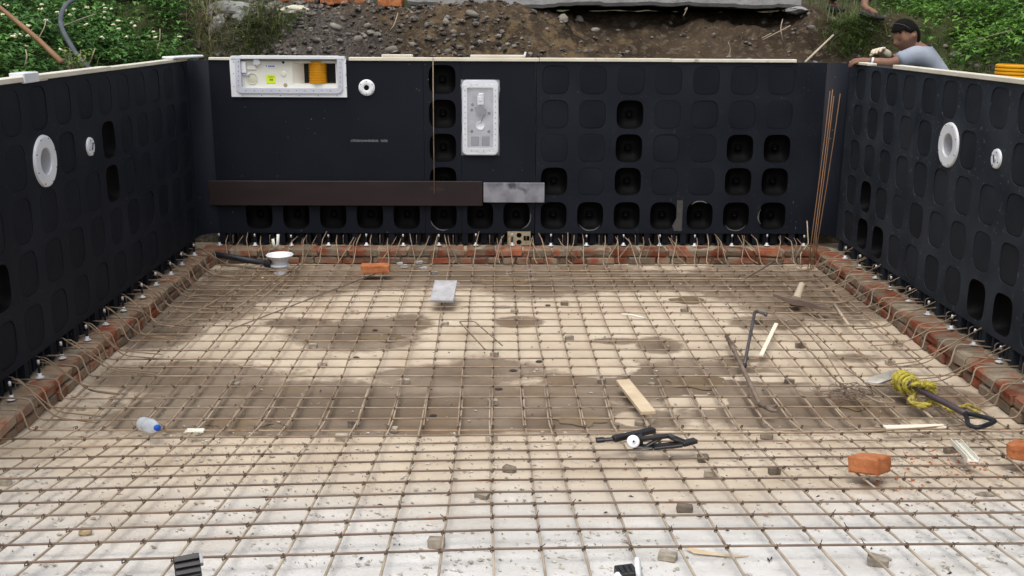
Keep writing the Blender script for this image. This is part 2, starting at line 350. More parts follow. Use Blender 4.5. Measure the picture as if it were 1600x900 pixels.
# puddles left on the floor
m_puddle = mat('muddy_water', (.185, .135, .085), (.23, .175, .115), .14, 5, spec=.4)
for (u, v, du, dv) in ((372, 663, 52, 9), (598, 528, 34, 7), (1090, 597, 46, 11), (905, 656, 40, 10), (1338, 634, 26, 8), (1075, 470, 28, 5), (790, 440, 50, 7)):
    cx, cyy, rx, ry, _ = blob(u, v, du, dv); n = 40; ring = []
    for k in range(n):
        a = 2*math.pi*k/n; q = 1+.45*nz((math.cos(a)*1.3, math.sin(a)*1.3, u*.01), 1.6, 3)
        ring.append(Vector((cx+rx*q*math.cos(a), cyy+ry*q*math.sin(a), FZ+.0042)))
    ring = [q for q in ring]
    MB().add([Vector((cx, cyy, FZ+.0042))]+ring, [(0, k+1, (k+1) % n+1) for k in range(n)]).build('puddle', m_puddle)['kind'] = 'structure'

# crumbs scattered on the floor
mb = MB()
for i in range(5600):
    if i < 5100:
        y = 2.2+2.3*rng.random()**1.3; x = rng.uniform(-2.1, 2.3); s_ = rng.choice((.003, .003, .004, .005, .006, .008, .012))
        if nz((x, y), 1.7, 21) < -.05 and rng.random() < .8: continue
    else:
        y = rng.uniform(4.4, 7.9); x = rng.uniform(-2.2, 2.4); s_ = rng.choice((.004, .005, .007, .010))
    z = floor_z(y)+s_*.15+.003
    a = rng.random()*6.28; q = [Vector((math.cos(a+k*2.1+rng.random()*.7)*s_*rng.uniform(.7, 1.5), math.sin(a+k*2.1)*s_*rng.uniform(.6, 1.2), rng.uniform(-.1, .3)*s_)) for k in range(3)]
    c = Vector((x, y, z))
    mb.add([c+q[0], c+q[1], c+q[2], c+Vector((0, 0, s_*.55)), c-Vector((0, 0, .008))], [(0, 1, 3), (1, 2, 3), (2, 0, 3), (1, 0, 4), (2, 1, 4), (0, 2, 4)])
tag(mb.build('concrete_crumbs', m_chip), 'pale concrete crumbs and flakes scattered over the slab under the steel mesh', 'rubble', kind='stuff')
mb = MB()
for i in range(260):
    cx, cy_ = rng.choice(((1440, 712), (1470, 725), (1400, 760), (1500, 730), (1330, 625), (575, 436))); q = at_f(cx+rng.gauss(0, 34), cy_+rng.gauss(0, 12 if cy_ > 650 else 5)); s_ = rng.choice((.003, .004, .005, .007, .010)); a = rng.random()*6.28
    mb.add([q+Vector((math.cos(a+k*2.1)*s_*rng.uniform(.7, 1.4), math.sin(a+k*2.1)*s_, .002)) for k in range(3)]+[q+Vector((0, 0, .003+s_*.5))], [(0, 1, 3), (1, 2, 3), (2, 0, 3)])
tag(mb.build('brick_crumbs', m_brick), 'orange brick crumbs scattered on the slab around the foreground bricks', 'rubble', kind='stuff')
mb = MB()
for i in range(260):
    y = rng.uniform(2.4, 7.9); x = rng.uniform(-2.2, 2.4); c = Vector((x, y, floor_z(y)+.005)); a = rng.random()*3.14; l = rng.uniform(.004, .014)
    d = Vector((math.cos(a), math.sin(a), 0)); e = Vector((-d.y, d.x, 0))*rng.uniform(.0015, .004)
    mb.add([c-d*l, c+e, c+d*l, c-e, c+Vector((0, 0, .006))], [(0, 1, 4), (1, 2, 4), (2, 3, 4), (3, 0, 4)])
tag(mb.build('dead_leaf_scraps', m_darkbit), 'small dark scraps of leaf and dirt littering the slab', 'litter', kind='stuff')

# ------------------------------------------------------------------ walls
def squircle(a, b, n=36, e=3.6):
    out = []
    for k in range(n):
        t = 2*math.pi*k/n; c, s_ = math.cos(t), math.sin(t); r = (abs(c/a)**e+abs(s_/b)**e)**(-1/e); out.append((r*c, r*s_))
    return out
class Frame:                                     # wall-local: s along, z up, d into the pool
    def __init__(s, O, T, N): s.O, s.T, s.N = Vector(O), Vector(T), Vector(N)
    def __call__(s, a, z, d=0.0): return s.O+s.T*a+Vector((0, 0, z))+s.N*d
def ring_cell(mb, fr, s0, s1, z0, z1, hole, cs, cz):
    """rectangle s0..s1 x z0..z1 with a hole outline centred on cs,cz"""
    pts = [(cs+x, cz+z) for x, z in hole]
    ang = [math.atan2(z-cz, x-cs) for x, z in pts]
    outer = []
    for x, z in pts:
        dx, dz = x-cs, z-cz; ts = []
        if dx > 1e-9: ts.append((s1-cs)/dx)
        if dx < -1e-9: ts.append((s0-cs)/dx)
        if dz > 1e-9: ts.append((z1-cz)/dz)
        if dz < -1e-9: ts.append((z0-cz)/dz)
        t = min(ts); outer.append((cs+dx*t, cz+dz*t))
    n = len(pts); base = len(mb.v); fs = []
    for x, z in pts: mb.v.append(fr(x, z))
    for x, z in outer: mb.v.append(fr(x, z))
    for k in range(n):
        j = (k+1) % n; fs.append((base+k, base+n+k, base+n+j, base+j))
    corners = [(s0, z0), (s1, z0), (s1, z1), (s0, z1)]
    for k in range(n):                             # fill the corner triangles
        j = (k+1) % n; A, B = outer[k], outer[j]
        for C in corners:
            on = lambda P: (abs(P[0]-C[0]) < 1e-7, abs(P[1]-C[1]) < 1e-7)
            a, b = on(A), on(B)
            if (a[0] and b[1] and not a[1] and not b[0]) or (a[1] and b[0] and not a[0] and not b[1]):
                mb.v.append(fr(*C)); fs.append((base+n+k, len(mb.v)-1, base+n+j))
    mb.f += fs
def quad(mb, fr, s0, s1, z0, z1, d=0.0):
    mb.add([fr(s0, z0, d), fr(s1, z0, d), fr(s1, z1, d), fr(s0, z1, d)], [(0, 1, 2, 3)])
HOLE = squircle(.104, .110)
def cover_mb(fr, cs, cz, dep):
    o = [(x*.994, z*.994) for x, z in HOLE]; n = len(o); mb = MB()
    vs = [fr(cs, cz, -dep+.0015)]+[fr(cs+x*.9, cz+z*.9, -dep) for x, z in o]+[fr(cs+x, cz+z, -dep-.0015) for x, z in o]+[fr(cs+x, cz+z, -.03) for x, z in o]
    fs = [(0, 1+k, 1+(k+1) % n) for k in range(n)]
    for L_ in range(2):
        for k in range(n):
            j = (k+1) % n; fs.append((1+L_*n+k, 1+(L_+1)*n+k, 1+(L_+1)*n+j, 1+L_*n+j))
    return mb.add(vs, fs)
def rim_mb(mb, fr, cs, cz, depth):                 # hole side wall
    n = len(HOLE); vs = [fr(cs+x, cz+z, 0) for x, z in HOLE]+[fr(cs+x, cz+z, -depth) for x, z in HOLE]
    mb.add(vs, [(k, (k+1) % n, n+(k+1) % n, n+k) for k in range(n)])
def recess_mb(fr, cs, cz):                         # open cell: cone with centre boss, like a loudspeaker
    n = len(HOLE); mb = MB(); prof = [(1.0, -.0005), (.98, -.02), (.86, -.062), (.50, -.088), (.22, -.092), (.17, -.074), (.155, -.060), (.10, -.058), (.085, -.066), (.0, -.066)]
    vs = []
    for q, d in prof: vs += [fr(cs+x*q, cz+z*q, d) for x, z in HOLE]
    fs = [(i*n+k, i*n+(k+1) % n, (i+1)*n+(k+1) % n, (i+1)*n+k) for i in range(len(prof)-1) for k in range(n)]
    return mb.add(vs, fs)
ROWZ = [1.375, 1.113, .851, .589, .315]           # centres of the five rows
EDG = [ZT, 1.244, .982, .720, .452, ZB]
def panel(wall, fr, s0, cells, pitch, s_end, mats, hs_=0, hz_=0, name='wall_panel'):
    """cells: list of columns, each a string of five: p plain, c closed cover, o open recess; last strip to s_end plain"""
    m_face, m_cov = mats
    mb = MB(); later = []
    for i, col in enumerate(cells):
        a, b = s0+i*pitch, s0+(i+1)*pitch; c = (a+b)/2
        for r, ch in enumerate(col):
            z1, z0 = EDG[r], EDG[r+1]; cz = ROWZ[r]
            if ch == 'x': continue
            if ch == 'p': quad(mb, fr, a, b, z0, z1)
            elif ch == 'h': ring_cell(mb, fr, a, b, z0, z1, squircle(.072, .072, 36, 2), hs_, hz_)
            else:
                ring_cell(mb, fr, a, b, z0, z1, HOLE, c, cz); later.append((ch, c, cz))
                rim_mb(mb, fr, c, cz, .03 if ch == 'c' else .004)
    e = s0+len(cells)*pitch
    if s_end > e+1e-4: quad(mb, fr, e, s_end, ZB, ZT)
    T = .115; a, b = s0, s_end                    # back, top, bottom, ends
    mb.add([fr(a, ZB, 0), fr(b, ZB, 0), fr(b, ZB, -T), fr(a, ZB, -T), fr(a, ZT, 0), fr(b, ZT, 0), fr(b, ZT, -T), fr(a, ZT, -T)],
           [(0, 3, 2, 1), (4, 5, 6, 7), (3, 7, 6, 2), (0, 4, 7, 3), (1, 2, 6, 5)])
    x = s0                                         # ribs of the open skirt under the panel
    while x < s_end-.03:
        for o_, w_, d0 in ((0, .046, .004), (.085, .028, .02), (.150, .05, .03), (.232, .020, .012)):
            if x+o_+w_ < s_end:
                c = fr(x+o_+w_/2, (ZB-.0+ZLEDGE)/2+.001, -d0-.045)
                sx = abs(fr.T.x)*w_+abs(fr.N.x)*.09; sy_ = abs(fr.T.y)*w_+abs(fr.N.y)*.09
                mb.box(c, (sx, sy_, ZB-ZLEDGE-.004))
        x += pitch
    pn = mb.build(name, m_face, wall)
    for ch, c, cz in later:
        if ch == 'c': cover_mb(fr, c, cz, rng.choice((.0006, .001, .0015, .002, .004)) if m_cov is m_cover else rng.uniform(.002, .007)).build('knockout_cover', m_cov, pn)
        else: recess_mb(fr, c, cz).build('open_recess', m_pit, pn, smooth=True)
    return pn
def foot(wall, fr, s_):
    p = fr(s_+rng.uniform(-.01, .01), ZLEDGE, .035+rng.uniform(-.008, .012)); h = rng.uniform(-.004, .006)
    f = MB().lathe([(.0, .0), (.0215, .0), (.0215, .004), (.010, .009), (.0085, .024), (.0, .024)], p, n=12).build('levelling_foot', m_footw, wall, True)
    mb = MB(); prof = [(.0, .022)]
    for k in range(5): z = .024+k*.009; prof += [(.0066, z), (.0072, z+.003), (.0056, z+.005)]
    mb.lathe(prof+[(.0, .07)], p, n=8).build('stem', m_void, f, True)
    MB().lathe([(.0, .069+h), (.0068, .069+h), (.0072, .084+h), (.005, .090+h), (.0, .091+h)], p, n=10).build('cap', m_footw, f, True)
    tip = fr(s_+.105, ZLEDGE+.012, .012)
    MB().tube(fillet([tip, tip+Vector((0, 0, .058)), tip+Vector((0, 0, .066))-fr.N*.03], .012), .0035, 5).build('hook', m_steelbrown, wall)
def coping(wall, fr, s0, s1, d0=-.055, d1=.012, h=.026, dz=0):
    c = fr((s0+s1)/2, ZT+h/2+.001+dz, (d0+d1)/2); l = s1-s0; dd = d1-d0
    size = (abs(fr.T.x)*l+abs(fr.N.x)*dd, abs(fr.T.y)*l+abs(fr.N.y)*dd, h)
    return MB().rbox(c, size, b=.003).build('coping_strip', m_cream, wall)
def flange(wall_name, label, fr, s_, z, R0, r0, depth, closed=False, group=None):
    t = thing(wall_name, label, 'light niche' if r0 > .06 else 'inlet', fr(s_, z, 0), group)
    mb = MB().lathe([(r0, .003), (r0+.002, .011), (R0-.012, .013), (R0-.003, .010), (R0, .0)], fr(s_, z, 0), fr.N, 48)
    mb.build('flange', m_white, t, False)
    for k in range(8 if r0 > .06 else 4):
        a = k*2*math.pi/(8 if r0 > .06 else 4)+.4
        MB().lathe([(.0, .0155), (.003, .0155), (.0042, .012)], fr(s_+math.cos(a)*(R0-.014), z+math.sin(a)*(R0-.014)), fr.N, 8).build('screw', m_steel, t)
    if not closed:
        MB().lathe([(r0+.001, .007), (r0*.94, -.02), (r0*.90, -depth), (r0*.3, -depth-.004), (0.001, -depth-.004)], fr(s_, z, 0), fr.N, 36).build('bowl', m_bowl, t, True)
    return t
# ---- left wall
frL = Frame((XL, 0, 0), (0, 1, 0), (1, 0, 0))
wl_ = thing('pool_wall', 'left black modular pool wall standing on the grey mortar-smeared brick ledge', 'wall', (XL, 4.5, ZB))
P_S = .31
s_first = 6.285+P_S/2-22*P_S                       # columns end so that one column is centred on 6.285
cells = []
for i in range(27):
    c = s_first+P_S*(i+.5); col = list('ccccc')
    for (oy, r) in ((6.285, 1), (6.285, 2), (4.735, 3)):
        if abs(c-oy) < .1: col[r] = 'o'
    if abs(c-5.355) < .1: col[1] = 'h'
    if abs(c-5.975) < .1: col[1] = 'p'
    cells.append(''.join(col))
send = s_first+27*P_S
for k0, k1 in ((0, 7), (7, 14), (14, 21), (21, 27)):
    panel(wl_, frL, s_first+k0*P_S, cells[k0:k1], P_S, (s_first+k1*P_S) if k1 < 27 else 8.005, (m_wall, m_cover), 5.36, 1.107)
for k in range(11, 27): foot(wl_, frL, s_first+P_S*k+.06)
coping(wl_, frL, -.5, 3.9); coping(wl_, frL, 3.904, 6.4, dz=.001); coping(wl_, frL, 6.404, 7.99, h=.022)
flange('light_niche', 'white round light niche flange high on the left black wall', frL, 5.36, 1.107, .134, .068, .10)
t = flange('inlet_fitting', 'small white oval-looking inlet disc right of the left light niche', frL, 5.975, 1.109, .054, .008, .02, True)
MB().lathe([(.012, .0), (.012, .016), (.0, .017)], frL(5.975, 1.109), frL.N, 12).build('nozzle', m_gasket, t)
MB().tube([frL(5.97, 1.09, .018), frL(5.985, 1.13, .018)], .003, 5).build('clip', m_dark, t)
# ---- right wall
frR = Frame((XR, 0, 0), (0, 1, 0), (-1, 0, 0))
wr_ = thing('pool_wall', 'right black modular pool wall, dustier and paler, with a man leaning on its far end', 'wall', (XR, 4.5, ZB))
s_firstR = 7.441+P_S/2-25*P_S; cells = []
for i in range(26):
    c = s_firstR+P_S*(i+.5); col = list('ccccc')
    for (oy, r) in ((7.441, 3), (7.441, 4), (7.131, 4), (5.581, 4), (5.271, 4)):
        if abs(c-oy) < .1: col[r] = 'o'
    if abs(c-6.201) < .1: col[1] = 'h'
    if abs(c-5.581) < .1: col[1] = 'p'
    cells.append(''.join(col))
for k0, k1 in ((0, 7), (7, 14), (14, 20), (20, 26)):
    panel(wr_, frR, s_firstR+k0*P_S, cells[k0:k1], P_S, (s_firstR+k1*P_S) if k1 < 26 else 8.005, (m_wall_dusty, m_cover_dusty), 6.141, 1.114)
for k in range(11, 26): foot(wr_, frR, s_firstR+P_S*k+.06)
coping(wr_, frR, -.5, 4.9); coping(wr_, frR, 4.904, 7.12, dz=.001); coping(wr_, frR, 7.6, 8.0, h=.018)
flange('light_niche', 'white round light niche flange high on the right black wall', frR, 6.141, 1.114, .134, .068, .10)
t = flange('inlet_fitting', 'small white inlet disc on the right wall near the photo edge', frR, 5.533, 1.111, .054, .008, .02, True)
MB().lathe([(.012, .0), (.012, .016), (.0, .017)], frR(5.533, 1.111), frR.N, 12).build('nozzle', m_gasket, t)
MB().tube([frR(5.528, 1.09, .018), frR(5.543, 1.13, .018)], .003, 5).build('clip', m_dark, t)
# ---- back wall
frB = Frame((0, YB, 0), (1, 0, 0), (0, -1, 0))
wb_ = thing('pool_wall', 'back black modular pool wall facing the camera in front of the earth bank', 'wall', (0.1, YB, ZB))
PB = .2913; X0c = -1.913                           # first open column of the bottom row
cols = [X0c+PB*k for k in range(15)]
a0 = X0c-PB/2
panel(wb_, frB, -2.235, ['ppppp'], a0+2.235, a0, (m_smooth, m_cover))
pA = panel(wb_, frB, a0, ['xpppo']*3+['ppppo']*2, PB, a0+5*PB, (m_smooth, m_cover))
pB = panel(wb_, frB, a0+5*PB+.002, ['ooooo'], PB-.002, a0+6*PB, (m_smooth, m_cover))
pC = panel(wb_, frB, a0+6*PB+.002, ['ppppo', 'ppppo'], PB-.004, a0+8*PB-.006, (m_smooth, m_cover))
right_cells = []
for k in range(8, 15):
    col = list('cccco')
    if k == 8: col[3] = 'o'
    if k == 10: col[1] = col[2] = col[3] = 'o'
    if k in (13, 14): col[2] = col[3] = 'o'
    right_cells.append(''.join(col))
pD = panel(wb_, frB, a0+8*PB, right_cells, PB, 2.51, (m_wall, m_cover))
for k in range(-1, 17): foot(wb_, frB, cols[0]+PB*k-.03)
# splayed corner pieces
for (A, B) in ((Vector((XL-.003, 8.0, 0)), Vector((-2.228, YB+.003, 0))), (Vector((2.503, YB+.003, 0)), Vector((XR+.003, 8.0, 0)))):
    mb = MB(); n = 6; out = Vector((A.x if A.x < 0 else B.x, YB, 0))
    prof = []
    for i in range(n+1):
        t = i/n; q = A*(1-t)**2+out*.55*2*t*(1-t)+(A+B)*.5*.45*2*t*(1-t)+B*t*t; prof.append(q)
    vs = [q+Vector((0, 0, ZB)) for q in prof]+[q+Vector((0, 0, ZT)) for q in prof]+[q+Vector((out-q)*.6)+Vector((0, .05, ZT)) for q in prof]
    fs = [(i, i+1, n+2+i, n+1+i) for i in range(n)]+[(n+1+i, n+2+i, 2*n+3+i, 2*n+2+i) for i in range(n)]
    mb.add(vs, fs).build('corner_panel', m_smooth, wb_, True)
coping(wb_, frB, -2.23, -2.07, h=.020); coping(wb_, frB, -1.165, .29); coping(wb_, frB, .293, 1.30, dz=.001); coping(wb_, frB, 1.303, 2.27, h=.024)
# dust and cement splashes along the ribs of the walls
m_dust = mat('dust_splash', (.030, .033, .035), (.060, .062, .062), .9, 40)
m_dust2 = mat('pale_splash', (.12, .12, .115), (.22, .215, .205), .9, 40)
def splashes(fr, wall, n, s0, s1, m, big, zrows=True, clip=None):
    mb = MB()
    for i in range(n):
        a = rng.uniform(s0, s1); z = (rng.choice(EDG[1:5])+rng.gauss(0, .016)) if zrows and rng.random() < .75 else rng.uniform(ZB+.02, ZT-.03)
        if nz((a, z), 1.1, 71) < -.1: continue
        l, h = rng.uniform(.2, 1)*big, rng.uniform(.15, .7)*big; k = rng.randint(5, 8); ph = rng.random()
        if rng.random() < .3: l, h = h*.3, l*1.2
        if clip and clip(a, z): continue
        c = len(mb.v); ring = [fr(a+l*math.cos(6.283*(j+ph)/k)*rng.uniform(.4, 1), z+h*math.sin(6.283*(j+ph)/k)*rng.uniform(.4, 1), .0012) for j in range(k)]
        mb.add(ring, [tuple(range(k))])
    o = mb.build('dust_splashes', m, wall); o['kind'] = 'stuff'
ok = lambda a, z: any(abs(((a-b0)/p0) % 1-.5) < .37 and abs(z-q) < .115 for b0, p0 in ((cl_s, cl_p),) for q in ROWZ)
cl_s, cl_p = s_firstR, P_S; splashes(frR, wr_, 420, 4.8, 8.0, m_dust, .016, clip=ok); splashes(frR, wr_, 110, 4.8, 8.0, m_dust2, .006, clip=ok)
cl_s, cl_p = s_first, P_S; splashes(frL, wl_, 260, 4.4, 8.0, m_dust, .013, clip=ok); splashes(frL, wl_, 60, 4.4, 8.0, m_dust2, .005, clip=ok)
splashes(frB, wb_, 60, -2.2, .2, m_dust2, .0035, False, clip=lambda a, z: z > 1.2 or z < .46 or a > -.62)
cl_s, cl_p = a0, PB; splashes(frB, wb_, 150, .3, 2.4, m_dust, .010, clip=ok)
# pale scuffs on the bottom row of the back wall
mb = MB()
def scuff(cs, cz, a0_, a1_, r0, r1):
    n = 8; vs = []
    for i in range(n+1):
        a = a0_+(a1_-a0_)*i/n; j = .7+.6*rng.random()
        for r in (r0, r0+(r1-r0)*j*math.sin(math.pi*(i+.3)/(n+.6))): vs.append(frB(cs+math.cos(a)*r*.104, cz+math.sin(a)*r*.110, .0012))
    mb.add(vs, [(2*i, 2*i+1, 2*i+3, 2*i+2) for i in range(n)])
for k, a_, b_ in ((5, 200, 290), (7, -70, 10), (9, 215, 320), (12, 60, 130), (13, 220, 320), (14, 150, 215)): scuff(cols[k], ROWZ[4], R(a_), R(b_), 1.04, 1.13)
for i in range(26):
    x = rng.uniform(1.3, 2.4); z = rng.uniform(.19, .44)
    if any(abs(x-q) < .115 for q in cols) and abs(z-ROWZ[4]) < .12: continue
    l = rng.uniform(.004, .02); w_ = rng.uniform(.001, .003)
    mb.add([frB(x-w_, z, .0012), frB(x+w_, z-.002, .0012), frB(x+w_*1.5, z+l, .0012), frB(x, z+l, .0012)], [(0, 1, 2, 3)])
m_scuff = mat('cement_scuff', (.10, .10, .095), (.16, .155, .145), .9, 30)
mb.build('cement_scuffs', m_scuff, wb_)
p0 = at_y(1057, 313, YB-.003); p1 = at_y(1065, 361, YB-.003)
mb = MB().add([frB(p0.x-.008, p1.z, .004), frB(p1.x, p1.z, .004), frB(p1.x, p0.z, .004), frB(p0.x+.004, p0.z, .004), frB(p0.x+.006, .30, .004), frB(p0.x-.025, .235, .004)], [(0, 1, 2, 3, 4, 5)])
mb.build('grey_tape_strip', mat('grey_patch', (.055, .055, .05), (.075, .073, .068), .85, 20), wb_)
# faint white marking strip on the smooth sheet
p0 = at_y(548, 217.5, YB); p1 = at_y(605, 222, YB); mb = MB(); x = p0.x
m_mark = mat('faint_white_marking', (.08, .085, .095), (.13, .135, .145), .8, 60)
while x < p1.x:
    w_ = rng.uniform(.004, .012)
    if x < p1.x-.075 or x > p1.x-.05: mb.add([frB(x, p1.z+rng.uniform(0, .004), .0012), frB(x+w_, p1.z, .0012), frB(x+w_, p0.z-rng.uniform(0, .006), .0012), frB(x, p0.z-rng.uniform(0, .005), .0012)], [(0, 1, 2, 3)])
    x += w_+.0015
mb.build('marking_strip', m_mark, wb_)

# ------------------------------------------------------------------ brick ledge under the walls
led = thing('brick_ledge', 'low two-course red brick ledge running round the deep floor below the walls', 'ledge', (0.1, YI+.08, FZ))
HB = (ZLEDGE-FZ)/2
def run(n_axis, s0, s1, face, sign, width, m_b):
    """bricks of one run; face = coordinate of the visible inner face"""
    for course in range(2):
        z = FZ+HB*(course+.5)-.003
        s_ = s0+(rng.uniform(.0, .10))
        while s_ < s1-.05:
            l = rng.uniform(.218, .236) if course == 1 else rng.choice((.108, .113, .226))
            l = min(l, s1-s_); pr = rng.uniform(-.011, .009); wd = width-rng.uniform(.015, .03)
            ctr = face+sign*(wd/2+pr); h = HB-.012 if course == 0 else HB-.010
            rot = Matrix.Rotation(rng.uniform(-.035, .035), 4, 'Z') @ Matrix.Rotation(rng.uniform(-.03, .03), 4, n_axis.upper())
            c = (ctr, s_+l/2, z) if n_axis == 'x' else (s_+l/2, ctr, z)
            size = (wd, l-.012, h) if n_axis == 'x' else (l-.012, wd, h)
            MB().rbox(c, size, rot, b=.007, jit=.005).build('brick', m_b if rng.random() < .85 else m_brickrun, led)
            s_ += l
run('x', 4.0, YI-.01, XI0, -1, .155, m_brickgrey)
run('x', 4.2, YI-.01, XI1, 1, .195, m_brickrun)
run('y', XI0-.13, XI1+.15, YI, 1, .185, m_brickrun)
def mortar_strip(pts_fn, n, name='mortar'):
    mb = MB(); vs = []; m = 7
    for i in range(n+1):
        for j in range(m):
            q = pts_fn(i/n, j/(m-1)); vs.append(q)
    mb.add(vs, [(i*m+j, i*m+j+1, (i+1)*m+j+1, (i+1)*m+j) for i in range(n) for j in range(m-1)])
    return mb.build(name, m_mortar, led, True)
def side_mortar(face, sign, width, y0, y1, prof_in=.020):
    def fn(t, q):
        y = y0+(y1-y0)*t; j = .022*nz((y, q*.3, face), 7, 2)+.010*nz((y, q, face), 26, 5)-.004
        if q < .5: z = FZ+(ZLEDGE-FZ-.006)*q*2; x = face+sign*(prof_in-j)
        else: x = face+sign*(prof_in+(width-prof_in)*(q-.5)*2); z = ZLEDGE-.010+j*.45
        return Vector((x, y, z))
    return fn
mortar_strip(side_mortar(XI0, -1, .26, 3.9, YI+.15), 160)
mortar_strip(side_mortar(XI1, 1, .30, 3.9, YI+.15), 160)
def back_mortar(t, q):
    x = XI0-.25+(XI1-XI0+.55)*t; j = .022*nz((x, q*.3, 3), 7, 3)+.010*nz((x, q, 3), 26, 6)-.006
    if q < .5: return Vector((x, YI+.020-j, FZ+(ZLEDGE-FZ-.006)*q*2))
    return Vector((x, YI+.012+.29*(q-.5)*2, ZLEDGE-.010+j*.45))
mortar_strip(back_mortar, 160)

# ------------------------------------------------------------------ reinforcement mat
rm = thing('rebar_mat', 'tied grid of rusty reinforcing bars covering the whole pool floor', 'rebar', (0.1, 5.0, 0))
RB = .0043
def matz(y): return max(0.0, (YK-y)*SL) if y > YK-ZSH/SL else ZSH
def bar(pts, name='bar', m=None, r=RB, n=6, f=.025): return MB().tube(fillet(pts, f), r, n).build(name, m or m_rebar, rm, True)
def wob(pts, step=.35, a=.004, b=.0015):
    out = []
    for p_, q_ in zip(pts[:-1], pts[1:]):
        p_, q_ = Vector(p_), Vector(q_); n = max(1, int((q_-p_).length/step))
        for i in range(n): out.append(p_.lerp(q_, i/n)+Vector((rng.uniform(-a, a), rng.uniform(-a, a), rng.uniform(-b, b))))
    return out+[Vector(pts[-1])]
longX = [at_mat(u, 646).x for u in (106, 149, 189, 235, 279, 325, 371, 415, 461, 509, 565, 612.5)]+[at_mat(u, 639).x for u in (666, 718, 768.75, 816, 858.75, 905, 953.75, 1000, 1049, 1092, 1136, 1179, 1225, 1269, 1310, 1351, 1395, 1440, 1482)]
longX = [longX[0]-.05]+longX[1:]
longX += [longX[-1]+.15]
crossDeep = [416, 424, 432, 440, 447.5, 455.5, 463.75, 472.5, 481, 490, 500.5, 511, 523, 534.5, 548, 561.7, 575, 589.5, 605, 622.5, 639, 655.5, 668]
LV = [(0, 686), (0, 700), (0, 716), (0, 732.5), (0, 748), (0, 766.7), (0, 787.5), (0, 807), (0, 830), (0, 852), (0, 880.5)]
CV = [679.4, 691.1, 704.2, 718.6, 733.9, 749.4, 768, 786.7, 807, 827.8, 856.9]
RV = [674.4, 685.6, 698.6, 711, 726, 745, 762.5, 782, 801, 823.6, 848.6]
up_l = []
for i, X in enumerate(longX):
    r_ = random.Random(i)
    # deep bar, bent up over the back ledge
    y0 = 4.46+rng.uniform(-.06, .05); xe = X+rng.uniform(-.02, .02)
    yb = YI-.075+rng.uniform(-.03, .02); lean = rng.uniform(-.05, .05); ht = rng.uniform(.125, .155)
    pts = [(X, y0, .0-.006+matz(y0)*.9), (X, 5.2, -.006), (xe, 6.6, -.006), (xe, yb, -.006), (xe+lean, YI+.0, ht), (xe+lean*1.6, YB-.005, ht+rng.uniform(.0, .04))]
    if XI0+.05 < X < XI1-.05: bar(wob(pts[:4])[:-1]+pts[3:], 'long_bar', m_rebar, r=RB*.93)
    # ramp bar lapped beside it
    off = .0105*(1 if i % 2 else -1)
    ye = 5.02+rng.uniform(-.05, .05)
    pts = [(X+.012, -.6, ZSH-.006), (X+.008, YK-ZSH/SL, ZSH-.006), (X+off, YK, -.005), (X+off, ye, -.006)]
    p2 = wob(pts[1:3], .4, .003, .001)
    bar([pts[0]]+p2[:-1]+wob(pts[2:], .25, .002, .0008), 'long_bar', m_rebarl, f=.06)
def cross_end(side, x_in, y, z=.006):
    """bend up over the ledge and back into the wall"""
    s_ = -1 if side == 'L' else 1; face = XI0 if side == 'L' else XI1; wallx = XL if side == 'L' else XR
    fx = face-s_*rng.uniform(.045, .085); h = rng.uniform(.105, .145); dy = rng.uniform(-.035, .035)
    a = (fx, y, z); b = (fx+s_*rng.uniform(.01, .045), y+dy, ZLEDGE+rng.uniform(.02, .05)); c = (wallx+s_*.02, y+dy*1.5, ZLEDGE+rng.uniform(.015, .055))
    return [a, b, c]
for k, v in enumerate(crossDeep):
    y = at_mat(770, v).y; jl, jr = rng.uniform(-.012, .012), rng.uniform(-.012, .012)
    L_ = cross_end('L', 0, y+jl); R_ = cross_end('R', 0, y+jr)
    if v > 660: y0 = y
    mid = wob([(L_[0][0]+.1, y+jl, .006), (0, y, .006), (R_[0][0]-.1, y+jr, .006)], .4, .003, .0012)
    bar(L_[::-1]+mid+R_, 'cross_bar', m_rebar if v < 600 else m_rebar)
ROWF = [(Vector((-2, at_mat(770, v).y, 0)), Vector((0, at_mat(770, v).y, 0)), Vector((2, at_mat(770, v).y, 0))) for v in crossDeep]
for k in range(len(CV)):
    pl, pc, pr = at_mat(*LV[k], .006), at_mat(770, CV[k], .006), at_mat(1600, RV[k], .006)
    dl = (pl-pc)/(pc.x-pl.x); dr = (pr-pc)/(pr.x-pc.x)
    a = pc+dl*(pc.x-(XI0+.06)); b = pc+dr*((XI1-.06)-pc.x)
    a.z, b.z = matz(a.y)+.006, matz(b.y)+.006
    pts = wob([a, pl, pc, pr, b], .4, .003, .0012)
    bar(pts, 'cross_bar', m_rebard if k > 1 else m_rebar, f=.05); ROWF.append((pl, pc, pr))
for y in (2.56, 2.42, 2.27, 2.12, 1.97):
    bar(wob([(XI0+.06, y+.04, matz(y)+.006), (0, y, matz(y)+.006), (XI1-.06, y, matz(y)+.006)], .5), 'cross_bar', m_rebard)
for (u0, v0, u1, v1) in ((800, 427, 1165, 429), (880, 433, 1230, 437), (820, 437, 1120, 434), (1340, 676, 1520, 663)):
    bar(wob([at_mat(u0, v0, .014), at_mat(u1, v1, .015)], .4), 'loose_bar')
